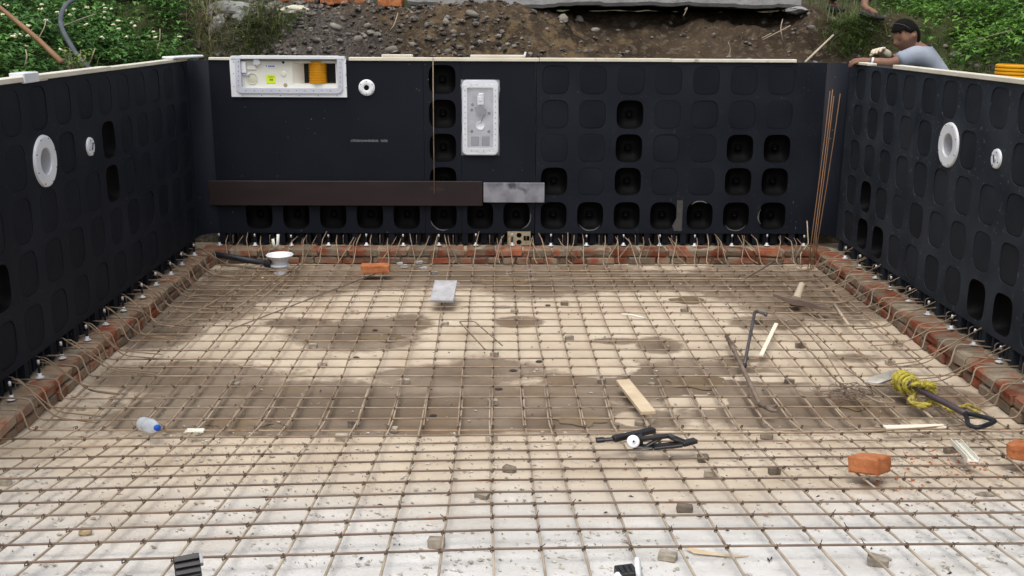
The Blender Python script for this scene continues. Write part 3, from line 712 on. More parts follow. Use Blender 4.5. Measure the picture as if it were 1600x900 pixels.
# tie wires at the crossings
mb = MB()
for pl, pc, pr in ROWF:
    for X in longX:
        if not (XI0+.1 < X < XI1-.1) or rng.random() < .10: continue
        q = pl if X < pc.x else pr; y = pc.y+(q.y-pc.y)*(X-pc.x)/(q.x-pc.x)
        c = Vector((X+.004, y, matz(y)+.002)); e = rng.uniform(.85, 1.2); ph = rng.random()*.5
        for w_ in (0, 1):
            mb.tube([c+Vector((math.cos(a)*.0054*e, math.sin(a)*.0054*(1-2*w_), math.sin(a+.6)*.0075)) for a in [ph+k*1.05 for k in range(7)]], .0017, 3, False)
        for _ in range(rng.choice((1, 1, 2))):
            d = Vector((rng.uniform(-1, 1), rng.uniform(-1, .6), rng.uniform(-.3, .7))).normalized()*rng.uniform(.006, .020)
            mb.tube([c+Vector((0, -.003, .007)), c+Vector((0, -.003, .009))+d], .0015, 3, False)
mb.build('tie_wire', m_tie, rm)['kind'] = 'stuff'
# diagonal starter bars from under the walls down onto the mat
y = 4.7
while y < 7.8:
    for q in range(2):
        yy = y+rng.uniform(-.02, .02); d = rng.uniform(.10, .2)*(-1)
        x_end = XI0+rng.uniform(.28, .42)
        bar([(XL+.01, yy+.03, ZB-.02+rng.uniform(-.01, .02)), (XL+.05, yy, ZB-.012), (XI0+.10+rng.uniform(0, .08), yy+d*.7, .02+.012*q), (x_end, yy+d, .015+.01*q)], 'starter_bar', m_starter, .0036, f=.04)
    y += .305
y = 4.85
while y < 7.85:
    for q in range(2 if rng.random() < .6 else 1):
        yy = y+rng.uniform(-.03, .03); d = rng.uniform(-.16, -.04)
        x_end = XI1-rng.uniform(.30, .46)
        bar([(XR-.005, yy+.01, ZB+.0+rng.uniform(-.01, .01)), (XI1-.19+rng.uniform(-.04, .04), yy+d*.8, .022+.012*q), (x_end, yy+d, .016+.01*q)], 'starter_bar', m_starter, .0036, f=.04)
    y += .305
x = XI0+.15
while x < XI1-.1:
    xx = x+rng.uniform(-.03, .03); l1, l2 = rng.uniform(-.1, .1), rng.uniform(-.12, .12)
    bar([(xx+l1, YB+.02, ZB-.02+rng.uniform(-.02, .01)), (xx+l1*.8, YI+.03, ZLEDGE+.035), (xx, YI-.06, .016), (xx-l2*.3, YI-.22, .014)], 'starter_bar', m_starter, .0036, f=.03)
    if rng.random() < .75:
        xx += rng.uniform(.04, .10)
        bar([(xx+l2, YB+.01, ZLEDGE+.05), (xx+l2*.9, YI+.01, ZLEDGE+.04), (xx+rng.uniform(-.02, .02), YI-.05, .012)], 'starter_bar', m_starter, .0036, f=.02)
    x += .29
# ------------------------------------------------------------------ loose bars on the mat
def loose(name, label, cat, px, h=.02, r=.0042, m=None, group=None, n=6, f=.02):
    pts = [at_mat(u, v, h if not isinstance(h, (list, tuple)) else h[i]) for i, (u, v) in enumerate(px)]
    return tag(MB().tube(fillet(pts, f), r, n).build(name, m or m_rebar, None, True), label, cat, group)
loose('loose_rebar', 'loose rusty bar slanting left from beside the white drain, longest of the bundle', 'rebar', [(470, 410), (325, 513)], .018, group='loose bars lying across the mat')
loose('loose_rebar', 'short loose bar slanting from below the white drain, middle of three', 'rebar', [(478, 408), (367, 502)], .022, group='loose bars lying across the mat')
loose('loose_rebar', 'loose bar slanting down towards the left ledge, leftmost of the diagonal ones', 'rebar', [(418, 421), (265, 513)], .018, group='loose bars lying across the mat')
loose('loose_rebar', 'long thin loose bar running from the orange brick on the far floor towards lower left', 'rebar', [(588, 427), (356, 516)], .018, m=m_steelbrown, group='loose bars lying across the mat')
loose('loose_rebar', 'long loose bar slanting past the shovel grip towards the right photo edge', 'rebar', [(1466, 636), (1535, 681), (1572, 712), (1605, 745)], .020, group='loose bars lying across the mat')
loose('loose_rebar', 'long loose bar running from the right back corner towards the right ledge', 'rebar', [(1271, 428), (1440, 560)], .018, group='loose bars lying across the mat')
loose('hairpin_bar', 'bent hairpin bar standing open on the pale floor below the grey tile', 'rebar', [(758, 546), (717, 502), (741, 502), (785, 540)], (.012, .03, .03, .012), .0038, m_steelbrown)
loose('hairpin_bar', 'long hairpin bar beside the pickaxe reaching down towards the shovel blade', 'rebar', [(1255, 506), (1229, 489), (1209, 490), (1250, 530), (1310, 597), (1375, 629), (1400, 629), (1320, 575)], .022)
loose('hairpin_bar', 'second long hairpin bar right of its twin below the pickaxe', 'rebar', [(1318, 596), (1290, 552), (1238, 491), (1262, 488), (1300, 517), (1372, 572)], .026)
loose('bar_stub', 'short thick steel bar stub lying right of the pickaxe', 'bar', [(1304, 476), (1316, 494), (1326, 508)], .02, .010, m_greywood)
loose('pry_bar', 'dark pry bar lying on the mesh near the right end of the back ledge', 'pry bar', [(1163, 435), (1185, 423), (1211, 407)], (.02, .04, .07), .0085, m_steelbrown)
# tangle of tie wire
tg = MB(); c0 = at_mat(1327, 614, .02)
for i in range(16):
    c = c0+Vector((rng.uniform(-.10, .10), rng.uniform(-.07, .07), rng.uniform(-.01, .03))); rr = rng.uniform(.025, .06); t1, t2 = rng.uniform(-.6, .6), rng.uniform(-.6, .6)
    tg.tube([c+Vector((math.cos(a)*rr, math.sin(a)*rr*.8, math.cos(a)*t1*rr+math.sin(a)*t2*rr)) for a in [k*.5 for k in range(13)]], .0022, 4)
tag(tg.build('wire_tangle', m_steelbrown, None, True), 'rusty tangle of looped tie wire lying left of the shovel blade', 'wire')
# rods standing in the right back corner
for i, (u0, v0, u1, v1, lb) in enumerate(((1262, 420, 1297, 142, 'rusty orange rod leaning in the right back corner, leftmost of the bundle'), (1266, 421, 1301, 140, 'rusty rod leaning in the right back corner, just right of the leftmost'), (1268, 423, 1303, 150, 'orange-brown rod in the middle of the bundle leaning in the right back corner'), (1271, 420, 1313, 146, 'thin rod leaning most to the right in the right back corner'))):
    a = at_z(u0, v0, FZ+.012); b = at_y(u1, v1, YB-.05-.004*i)
    tag(MB().tube(wob([a, a.lerp(b, .5)+Vector((.005, 0, 0)), b], .3, .002), .0038, 6).build('leaning_rod', m_orangebar, None, True), lb, 'rod', 'rods leaning in the right back corner')
tag(MB().tube([at_y(1261, 345, YB-.05), at_y(1263, 380, YB-.07), at_y(1251, 397, YI-.01), at_y(1251, 412, YI-.03)], .0045, 6).build('bent_bar', m_greywood, None, True), 'short bent grey bar standing against the back ledge left of the leaning rods', 'rebar')
tag(MB().tube([at_y(676.5, 90, YB-.02), at_y(677, 160, YB-.03), at_y(678.5, 303, YB-.046)], .0038, 6).build('hanging_rod', m_rebar, None, True), 'single thin rusty rod hanging down the back wall in front of the open recesses', 'rod')

# ------------------------------------------------------------------ boards propped on the back wall
def board(name, label, u0, u1, v0, v1, y, th, m):
    a, b = at_y(u0, v1, y), at_y(u1, v0, y)
    return tag(MB().rbox(((a.x+b.x)/2, y+th/2, (a.z+b.z)/2), (b.x-a.x, th, b.z-a.z), b=.003).build(name, m), label, 'board')
board('brown_plank', 'long dark brown plank fixed low along the back wall', 327, 754, 283.5, 321, YB-.034, .026, m_board)
board('grey_plank', 'short weathered grey plank at the right end of the long brown one', 755.5, 851, 286, 316.5, YB-.036, .026, m_greyboard)
# beige plate with two holes under the wall
t = thing('beige_plate', 'beige plate with two round holes standing under the back wall', 'plate', at_y(811, 384, YB-.012)); mb = MB()
frP = Frame((0, YB-.014, 0), (1, 0, 0), (0, -1, 0)); a = at_y(793, 383, YB-.014); b = at_y(829, 362, YB-.014); circ = squircle(.021, .021, 20, 2); xc = at_y(811, 370, YB).x; zm = (a.z+b.z)/2-.004
ring_cell(mb, frP, a.x, xc+.036, zm, b.z, circ, xc, (zm+b.z)/2); ring_cell(mb, frP, a.x, xc+.036, a.z, zm, circ, xc, (zm+a.z)/2-.002)
quad(mb, frP, xc+.036, b.x, (a.z+b.z)/2+.02, b.z); quad(mb, frP, xc+.036, b.x, a.z, a.z+.035); quad(mb, frP, b.x-.008, b.x, a.z+.035, (a.z+b.z)/2+.02)
pl = mb.build('plate', m_tan, t); sm = pl.modifiers.new('thickness', 'SOLIDIFY'); sm.thickness = .006
# ------------------------------------------------------------------ skimmer
yS = YB
def SX(u, v=120): return at_y(u, v, yS).x
def SZ(v, u=450): return at_y(u, v, yS).z
sk = thing('skimmer', 'white wide-mouth skimmer box with yellow pipe let into the top of the back wall', 'skimmer', (SX(452), yS, SZ(120)))
x0, x1, zt, zb = SX(362.5, 150), SX(542.5, 150), SZ(91), SZ(151.5)
def skbox(mb, xa, xb, za, zb_, d0, d1): mb.box(((xa+xb)/2, yS-(d0+d1)/2, (za+zb_)/2), (xb-xa, d1-d0, zb_-za)); return mb
mb = MB(); ix0, ix1, iz0 = SX(376), SX(530), SZ(142)
skbox(mb, x0, ix0, zb, zt, -.01, .013); skbox(mb, ix1, x1, zb, zt, -.01, .013); skbox(mb, ix0, ix1, zb, iz0, -.01, .013)
mb.build('flange_plate', m_white, sk)
gx0, gx1, gz0 = SX(369), SX(535.5), SZ(145.5)
def ushape(o_, i_, z_lo, z_in, ztop, rr):
    outer = [(o_[0], ztop)]+[(o_[0]+rr-rr*math.cos(a), z_lo+rr-rr*math.sin(a)) for a in [k*math.pi/12 for k in range(7)]]+[(o_[1]-rr+rr*math.sin(a), z_lo+rr-rr*math.cos(a)) for a in [k*math.pi/12 for k in range(7)]]+[(o_[1], ztop)]
    r2 = .01
    inner = [(i_[0], ztop)]+[(i_[0]+r2-r2*math.cos(a), z_in+r2-r2*math.sin(a)) for a in [k*math.pi/12 for k in range(7)]]+[(i_[1]-r2+r2*math.sin(a), z_in+r2-r2*math.cos(a)) for a in [k*math.pi/12 for k in range(7)]]+[(i_[1], ztop)]
    return outer, inner
ou, inn = ushape((gx0, gx1), (SX(377.5), SX(528)), gz0, SZ(137.5), zt-.006, .045)
n = len(ou); mb = MB()
vs = [Vector((x, yS-.024, z)) for x, z in ou]+[Vector((x, yS-.024, z)) for x, z in inn]+[Vector((x, yS-.012, z)) for x, z in ou]+[Vector((x, yS+.03, z)) for x, z in inn]
mb.add(vs, [(k, k+1, n+k+1, n+k) for k in range(n-1)]+[(k, 2*n+k, 2*n+k+1, k+1) for k in range(n-1)]+[(n+k, n+k+1, 3*n+k+1, 3*n+k) for k in range(n-1)])
mb.build('gasket_frame', m_gasket, sk)
# inner face with the mouth opening
mx0, mx1, mz0, mz1 = SX(456), SX(524), SZ(131.5), SZ(98)
fx0, fx1, fz0, fz1 = SX(376.5), SX(529), SZ(139), zt+.02
dF = -.022
mb = MB()
for xa, xb, za, zb_ in ((fx0, mx0, fz0, fz1), (mx1, fx1, fz0, fz1), (mx0, mx1, fz0, mz0), (mx0, mx1, mz1, fz1)): skbox(mb, xa, xb, za, zb_, dF-.004, dF)
# sloped throat
A = [(mx0, mz0), (mx1, mz0), (mx1, mz1), (mx0, mz1)]; B = [(SX(472), mz0+.004), (mx1-.004, mz0+.004), (mx1-.004, mz1-.01), (SX(472), mz1-.01)]
mb.add([Vector((x, yS-dF, z)) for x, z in A]+[Vector((x, yS+.098, z)) for x, z in B], [(k, (k+1) % 4, 4+(k+1) % 4, 4+k) for k in range(4)])
mb.build('inner_face', m_white2, sk)
MB().box(((mx0+mx1)/2, yS+.104, (mz0+mz1)/2), (mx1-mx0, .010, mz1-mz0)).build('dark_back', m_dark, sk)
pr = []; z = mz0+.002; rP = (SX(509)-SX(480))/2
while z < mz1+.006:
    pr += [(rP*.88, z), (rP*.88, z+.003), (rP, z+.0045), (rP, z+.008), (rP*.88, z+.0095)]; z += .0122
MB().lathe(pr, (SX(494.5), yS+.030+rP*.62, 0), n=28).build('corrugated_pipe', m_yellow, sk, False)
mb = MB(); skbox(mb, x0+.01, x1-.01, zt-.004, zt+.016, -.05, .018); mb.build('top_lip', m_white, sk)
fdep = yS-dF
def disc(name, u, v, r, m, d=.003, n=20, parent=sk, y=None):
    c = at_y(u, v, (fdep if y is None else y)); return MB().lathe([(0.0005, d), (r*.85, d), (r, d*.5), (r, 0)], c, (0, -1, 0), n).build(name, m, parent, True)
c = at_y(401.5, 97, fdep); MB().lathe([(0.001, .022), (.024, .022), (.028, .018), (.028, 0)], c, (0, -1, 0), 20).build('knob', m_white, sk, True)
c = at_y(394, 123, fdep); MB().lathe([(.042, .003), (.040, .006), (.037, .003), (.035, -.0), (.033, .001), (.001, .0012)], c, (0, -1, 0), 28).build('socket', mat('cream_socket', (.55, .55, .42), (.62, .62, .50), .5, 8), sk, True)
disc('port', 442.5, 97.5, .0095, m_dark); disc('blank_disc', 443, 115.5, .0225, m_white2, .004); disc('port', 446, 133, .015, m_tan, .002)
c0, c1 = at_y(376.5, 96, fdep-.012), at_y(385, 114, fdep-.012)
MB().rbox(((c0.x+c1.x)/2, fdep-.012, (c0.z+c1.z)/2), (c1.x-c0.x, .02, c0.z-c1.z), b=.003).build('hinge_block', m_white, sk)
MB().rbox(((c0.x+c1.x)/2+.012, fdep-.006, c1.z-.012), (c1.x-c0.x+.02, .010, .02), b=.003).build('hinge_foot', m_gasket, sk)
c = at_y(393, 106, fdep); MB().rbox((c.x, fdep-.004, c.z), (.07, .008, .03), b=.003).build('bracket', m_white2, sk)
def flat(name, u0, v0, u1, v1, y, m, parent):
    a, b = at_y(u0, v1, y), at_y(u1, v0, y); return MB().box(((a.x+b.x)/2, y, (a.z+b.z)/2), (b.x-a.x, .001, b.z-a.z)).build(name, m, parent)
st = flat('sticker', 416.5, 117, 429.5, 130, fdep-.002, m_sticker, sk)
flat('print', 419, 119.6, 428, 120.6, fdep-.0032, m_inkyel, st); flat('print', 421.5, 123, 424, 126, fdep-.0032, m_inkyel, st); flat('print', 424.6, 123, 426.6, 126, fdep-.0032, m_inkyel, st)
lbl = flat('maker_label', 414, 101, 431, 106.5, fdep-.0012, m_white, sk)
for q in range(7): flat('print', 419+q*1.5, 102.3, 420+q*1.5, 104.8, fdep-.0022, m_inkblue, lbl)
flat('print', 415.2, 102, 417, 104, fdep-.0022, m_inkblue, lbl)
scr = MB().lathe([(0.0005, .003), (.0028, .003), (.0036, 0)], (0, 0, 0), (0, -1, 0), 8).build('screw', m_steel, sk, local=True)
pts_s = [(371+i*13.2, 141.6) for i in range(1, 12)]+[(372.5, 96+k*7.5) for k in range(6)]+[(531.5, 98+k*7.5) for k in range(6)]
pts_p = [(364.5, 97), (365, 115), (365.5, 135), (540, 99), (540.5, 117), (541, 137)]+[(379+k*29.5, 149.3) for k in range(6)]
for k, (u, v) in enumerate([(q, 0) for q in pts_s]+[(q, 1) for q in pts_p]):
    (uu, vv), typ = u, v; c = at_y(uu, vv, yS-(.024 if typ == 0 else .013)); o = scr if k == 0 else scr.copy()
    if k: COL.objects.link(o); o.parent = sk
    o.location = c-WL[sk]
# inlet on the back wall
t = thing('inlet_fitting', 'white round return inlet on the back wall right of the skimmer', 'inlet', at_y(573, 137, YB)); c = at_y(573, 137, YB)
MB().lathe([(.020, .014), (.024, .018), (.050, .014), (.061, .010), (.063, 0)], c, (0, -1, 0), 32).build('flange', m_white, t, True)
MB().lathe([(.0205, .0145), (.019, -.03), (.0005, -.03)], c, (0, -1, 0), 24).build('bore', m_dark, t, True)
for k in range(6):
    a = k*math.pi/3+.5236; MB().lathe([(.0005, .0175), (.003, .0175), (.004, .012)], c+Vector((math.cos(a)*.05, 0, math.sin(a)*.05)), (0, -1, 0), 8).build('screw', m_steel, t)
# wrapped light niche
nf = Frame((0, YB, 0), (1, 0, 0), (0, -1, 0)); c = at_y(750.5, 184, YB)
nl = thing('wrapped_light_niche', 'tall white rectangular light niche still in clear plastic wrap on the back wall', 'light niche', c)
def rrect(a, b, r, n=6):
    out = []
    for (sx, sz, a0_) in ((1, 1, 0), (-1, 1, 90), (-1, -1, 180), (1, -1, 270)):
        for k in range(n+1): t_ = R(a0_+90*k/n); out.append((sx*(a-r)+r*math.cos(t_), sz*(b-r)+r*math.sin(t_)))
    return out
def ringplate(name, outer, inner, y_f, y_o, y_i, m, parent):
    n = len(outer); mb = MB(); V = Vector
    mb.add([V((c.x+x, y_f, c.z+z)) for x, z in outer]+[V((c.x+x, y_f, c.z+z)) for x, z in inner]+[V((c.x+x, y_o, c.z+z)) for x, z in outer]+[V((c.x+x, y_i, c.z+z)) for x, z in inner],
           [(k, (k+1) % n, n+(k+1) % n, n+k) for k in range(n)]+[(k, 2*n+k, 2*n+(k+1) % n, (k+1) % n) for k in range(n)]+[(n+k, n+(k+1) % n, 3*n+(k+1) % n, 3*n+k) for k in range(n)])
    return mb.build(name, m, parent)
HW, HH = .135, .282
ringplate('frame', rrect(HW, HH, .035), rrect(HW-.034, HH-.050, .012), YB-.022, YB-.0, YB-.0, m_white, nl)
ringplate('frame_edge', rrect(HW+.006, HH+.008, .04), rrect(HW-.002, HH-.002, .034), YB-.010, YB+.0, YB-.0, m_gasket, nl)
MB().add([Vector((c.x+x, YB-.006, c.z+z)) for x, z in rrect(HW-.033, HH-.049, .012)], [tuple(range(28))]).build('back_plate', mat('grey_back_plate', (.36, .37, .40), (.42, .43, .46), .5, 8), nl)
for x, z in ((-.066, .06), (.068, .035), (-.066, -.105), (.066, -.105), (-.06, .10)): MB().lathe([(.0005, .003), (.010, .003), (.012, 0)], (c.x+x, YB-.006, c.z+z), (0, -1, 0), 14).build('bolt', m_inkblue if False else m_steel, nl)
MB().lathe([(.034, .006), (.030, .009), (.027, .004), (.0005, .003)], (c.x, YB-.006, c.z-.060), (0, -1, 0), 24).build('cable_gland', m_white, nl, True)
MB().tube(smooth_path([(c.x+.005, YB-.013, c.z-.04), (c.x+.018, YB-.016, c.z+.0), (c.x+.035, YB-.015, c.z+.03), (c.x+.043, YB-.012, c.z+.065)], 4), .003, 5).build('cable', m_dark, nl)
MB().add([Vector((c.x+x, YB-d, c.z+z)) for d in (.007, .024) for x, z in ((-.045, .085), (.022, .085), (.046, .055), (.044, .028), (-.022, .022), (-.036, .045))], [(11, 10, 9, 8, 7, 6)]+[(k, (k+1) % 6, 6+(k+1) % 6, 6+k) for k in range(6)]).build('lamp_base', mat('grey_lamp_base', (.13, .14, .16), (.20, .21, .24), .5, 14), nl)
MB().rbox((c.x+.002, YB-.020, c.z+.135), (.05, .014, .07), b=.004).build('lamp_neck', m_white, nl); MB().rbox((c.x+.006, YB-.020, c.z+.180), (.044, .012, .022), b=.004).build('plug', m_white, nl)
MB().box((c.x+.002, YB-.0276, c.z+.128), (.028, .0008, .003)).build('print', m_ink, nl)
for sx in (-1, 1): MB().rbox((c.x+sx*.042, YB-.008, c.z-.178), (.062, .006, .072), b=.004).build('cover_pad', mat('grey_pad', (.16, .17, .20), (.20, .21, .24), .5, 8), nl)
for k in range(11):
    for sx in (-1, 1): MB().lathe([(.0005, .0245), (.0032, .0245), (.004, .022)], (c.x+sx*(HW-.018), YB, c.z-.21+k*.042), (0, -1, 0), 8).build('screw', m_steel if (k*7+sx) % 3 else m_ink, nl)
for x in (-.07, -.025, .025, .07):
    for sz in (-1, 1): MB().lathe([(.0005, .0245), (.0032, .0245), (.004, .022)], (c.x+x, YB, c.z+sz*(HH-.028)), (0, -1, 0), 8).build('screw', m_steel, nl)
m_wrap = bpy.data.materials.new('clear_wrap'); m_wrap.use_nodes = True
N = m_wrap.node_tree.nodes; Lk = m_wrap.node_tree.links; pb = N['Principled BSDF']; pb.inputs['Base Color'].default_value = (.85, .87, .92, 1); pb.inputs['Roughness'].default_value = .25
tr = N.new('ShaderNodeBsdfTransparent'); mx = N.new('ShaderNodeMixShader'); mx.inputs[0].default_value = .22; Lk.new(tr.outputs[0], mx.inputs[1]); Lk.new(pb.outputs[0], mx.inputs[2]); Lk.new(mx.outputs[0], N['Material Output'].inputs[0])
mb = MB(); nx, nz_ = 14, 26; vs = []
for j in range(nz_+1):
    for i in range(nx+1):
        x = (i/nx-.5)*2*(HW+.012+.006*nz((j*.3, 2, i*.02), 1, 4)); z = (j/nz_-.5)*2*(HH+.008); e = max(abs(x)/(HW+.012), abs(z)/(HH+.008))
        vs.append(Vector((c.x+x, YB-.034+.012*nz((x, z), 14, 5)+.028*max(0, e-.86)/.14, c.z+z)))
mb.add(vs, [(j*(nx+1)+i, j*(nx+1)+i+1, (j+1)*(nx+1)+i+1, (j+1)*(nx+1)+i) for j in range(nz_) for i in range(nx)])
mb.add([Vector((c.x-HW-.02, YB-.02, c.z+HH-.03)), Vector((c.x-HW-.004, YB-.02, c.z+HH-.07)), Vector((c.x-HW+.03, YB-.035, c.z+HH-.03))], [(0, 1, 2)])
mb.add([Vector((c.x+HW-.005, YB-.03, c.z+HH)), Vector((c.x+HW+.014, YB-.035, c.z+HH+.002)), Vector((c.x+HW+.018, YB-.02, c.z+HH-.085)), Vector((c.x+HW+.006, YB-.03, c.z+HH-.07))], [(0, 1, 2, 3)])
mb.build('plastic_wrap', m_wrap, nl, True)

# ------------------------------------------------------------------ small white offcuts on the wall tops
def offcut(name, label, c, size, rz=0, extra=None):
    mb = MB().rbox(c, size, Matrix.Rotation(rz, 4, 'Z'), b=.004)
    if extra: mb.rbox(Vector(c)+Vector(extra[0]), extra[1], Matrix.Rotation(rz, 4, 'Z'), b=.004)
    return tag(mb.build(name, m_white), label, 'pipe offcut')
c = at_x(38, 121, XL-.02); offcut('white_clamp', 'white plastic clamp resting on top of the left wall at the photo edge', c, (.075, .17, .05), 0, ((-.005, .15, -.012), (.06, .14, .026)))
a, b = at_x(258, 92, XL-.01), at_x(312, 90, XL+.0)
tag(MB().rbox(((XL+.025), 7.84, ZT+.034), (.10, .42, .018), Matrix.Rotation(-.25, 4, 'Z'), b=.006).build('white_trim_piece', m_white), 'white trim piece lying on the left back corner of the wall', 'trim')
for (u0, u1, v0, v1, lb) in ((597, 645, 87.5, 93, 'short white strip lying on the back wall right of the skimmer'), (735, 820, 90.5, 95, 'longer white strip lying on the back wall above the wrapped light niche')):
    a, b = at_y(u0, v1, YB+.04), at_y(u1, v0, YB+.04)
    tag(MB().rbox(((a.x+b.x)/2, YB+.03, ZT+.038), (b.x-a.x, .07, .02), b=.003).build('white_strip', m_cream), lb, 'strip')
a = at_y(820, 90, YB+.02); tag(MB().rbox((a.x, YB+.02, ZT+.05), (.016, .012, .045), Matrix.Rotation(.25, 4, 'Y'), b=.002).build('white_peg', m_white), 'tiny white peg standing on the back wall coping', 'peg')

# ------------------------------------------------------------------ things lying on the floor
def brick_thing(label, u, v, rz, size=(.225, .108, .07), lift=.012, tilt=(0, 0), rx=0):
    p_ = at_mat(u, v, lift); t = tag(MB().chipped(p_+Vector((0, 0, size[2]/2)), size, Matrix.Rotation(rx, 4, 'X') @ Matrix.Rotation(rz, 4, 'Z') @ Matrix.Rotation(tilt[0], 4, 'X') @ Matrix.Rotation(tilt[1], 4, 'Y')).build('loose_brick', m_brick), label, 'brick', 'loose orange bricks on the mat')
    return t
brick_thing('orange brick resting on the mesh in the right foreground', 1358, 737, R(46), (.130, .120, .066), .006, (0, 0), R(-15))
brick_thing('orange brick at the right photo edge, cut by the frame', 1600, 716, R(50), (.130, .116, .066), .010, (0, 0), R(-13))
brick_thing('orange brick lying on the far mesh near the back ledge', 587, 425, R(4), (.21, .10, .058))
# drain sump and its pipe
c = at_z(438.5, 427, FZ); t = thing('drain_sump', 'white plastic drain sump standing on the far left floor', 'drain', c)
MB().lathe([(.0, .0), (.052, .0), (.050, .050), (.066, .056), (.072, .062), (.070, .070), (.052, .074), (.060, .108), (.082, .122), (.098, .138), (.1025, .143), (.098, .148), (.090, .142), (.060, .10), (.045, .075), (.0, .073)], c, n=44).build('body', m_white, t, False)
for k in range(8):
    a = k*math.pi/4+.2; MB().box(c+Vector((math.cos(a)*.088, math.sin(a)*.088, .130)), (.008, .008, .016)).build('screw_boss', m_white, t)
pA_, pB_ = at_z(424, 413, FZ+.06), at_y(333, 397, YI-.02)
MB().tube([pA_+Vector((.03, .01, -.005)), pA_+(pB_-pA_)*.10], .029, 16).build('socket', m_pipe, t, True)
MB().tube([pA_+Vector((.05, .01, -.008)), pA_+Vector((.0, 0, 0))], .034, 16).build('collar', m_white, t, True)
tag(MB().tube([pA_+(pB_-pA_)*.09, pB_, pB_+(pB_-pA_)*.06], .0235, 14).build('drain_pipe', m_pipe, None, True), 'black pipe running from the white drain sump to the left back corner', 'pipe')
c = at_y(430, 388, YI+.01)
mb = MB().tube([c+Vector((-.005, -.005, -.01)), c+Vector((-.015, .0, .075))], [.010, .012], 8).tube([c+Vector((.0, 0, .0)), c+Vector((.022, 0, .035)), c+Vector((.026, .01, .11))], [.010, .011, .012], 8)
tag(mb.build('forked_pipe_piece', m_white2, None, True), 'off-white forked pipe piece propped on the ledge behind the drain sump', 'pipe piece')
# cement covered tile
c = at_mat(694, 464, .014); tag(MB().rbox(c+Vector((0, -.02, .045)), (.155, .31, .020), Matrix.Rotation(R(-3), 4, 'Z') @ Matrix.Rotation(R(11), 4, 'X'), b=.003, jit=.002).build('grey_tile', m_slate), 'pale grey cement-splashed tile lying flat on the mesh', 'tile')
# planks and sticks
def plank(name, label, p0, p1, w_, th, m, h=.012, cat='plank'):
    a, b = at_mat(*p0, h), at_mat(*p1, h); d = b-a; l = d.length; ux = d.normalized(); uz = Vector((0, 0, 1)); uy = uz.cross(ux).normalized(); uz = ux.cross(uy)
    rot = Matrix((ux, uy, uz)).transposed().to_4x4()
    return tag(MB().rbox((a+b)/2+uz*th/2, (l, w_, th), rot, b=.0015).build(name, m), label, cat)
plank('wooden_plank', 'pale wooden plank lying on the mesh left of centre right, above the black parts', (973, 598), (1013, 648), .072, .018, m_wood).__setitem__('label', 'short pale wooden plank lying on the mesh above the black plastic pieces')
plank('white_stick', 'fresh white wooden stick lying right of the steel bending tools', (1213, 507), (1189, 557), .024, .010, m_stick, .02, 'stick')
plank('wood_strip', 'flat pale wood strip lying below the shovel grip', (1382, 669), (1476, 667), .038, .008, m_stick, .010, 'strip')
tag(MB().tube(smooth_path([at_mat(971, 491, .02), at_mat(985, 492, .024), at_mat(1007, 497, .016)], 5), .006, 6).build('curved_offcut', m_white2, None, True), 'short curved off-white strip on the pale floor right of centre', 'offcut')
# pvc channel
a, b = at_mat(1493, 693, .02), at_mat(1520, 722, .012); d = (b-a).normalized(); s_ = Vector((0, 0, 1)).cross(d).normalized(); uz = d.cross(s_); mb = MB()
prof = [(-.022, 0), (.022, 0), (.022, .020), (.018, .020), (.018, .004), (.004, .004), (.004, .014), (-.004, .014), (-.004, .004), (-.018, .004), (-.018, .020), (-.022, .020)]
n = len(prof); mb.add([a+s_*x+uz*z for x, z in prof]+[b+s_*x+uz*z for x, z in prof], [(k, (k+1) % n, n+(k+1) % n, n+k) for k in range(n)]+[tuple(range(n-1, -1, -1)), tuple(range(n, 2*n))])
tag(mb.build('pvc_channel', m_white2), 'cream plastic channel offcut lying on the mesh between the two foreground bricks', 'offcut')
# water bottle
a = at_mat(216, 662, .038); b = at_mat(251, 665, .040); ax = Vector((.66, -.72, .16)).normalized(); L0 = .16; a = at_mat(234, 676, .0)+Vector((0, 0, .034))-ax*L0*.45
t = thing('water_bottle', 'clear plastic water bottle with a blue cap lying on the left mesh', 'bottle', a)
m_bottle = bpy.data.materials.new('clear_bottle'); m_bottle.use_nodes = True; N = m_bottle.node_tree.nodes; Lk = m_bottle.node_tree.links; pb = N['Principled BSDF']; pb.inputs['Base Color'].default_value = (.70, .78, .86, 1); pb.inputs['Roughness'].default_value = .12
tr = N.new('ShaderNodeBsdfTransparent'); tr.inputs[0].default_value = (.93, .96, 1, 1); mx = N.new('ShaderNodeMixShader'); lw = N.new('ShaderNodeLayerWeight'); lw.inputs[0].default_value = .45
mr = N.new('ShaderNodeMapRange'); mr.inputs[3].default_value = .22; mr.inputs[4].default_value = .8; Lk.new(lw.outputs['Facing'], mr.inputs[0]); Lk.new(mr.outputs[0], mx.inputs[0]); Lk.new(tr.outputs[0], mx.inputs[1]); Lk.new(pb.outputs[0], mx.inputs[2]); Lk.new(mx.outputs[0], N['Material Output'].inputs[0])
MB().lathe([(r_*.8, h_*.8) for r_, h_ in [(.0, .008), (.028, .0), (.039, .008), (.040, .03), (.0375, .034), (.040, .038), (.040, .06), (.0375, .064), (.040, .068), (.040, .115), (.037, .135), (.028, .160), (.0165, .180), (.0145, .186), (.0145, .196)]], a, ax, 28).build('bottle_body', m_bottle, t, True)
MB().lathe([(r_*.8, h_*.8) for r_, h_ in [(.0175, .188), (.0175, .205), (.016, .208), (.0, .208)]], a, ax, 18).build('cap', m_blue, t, True)
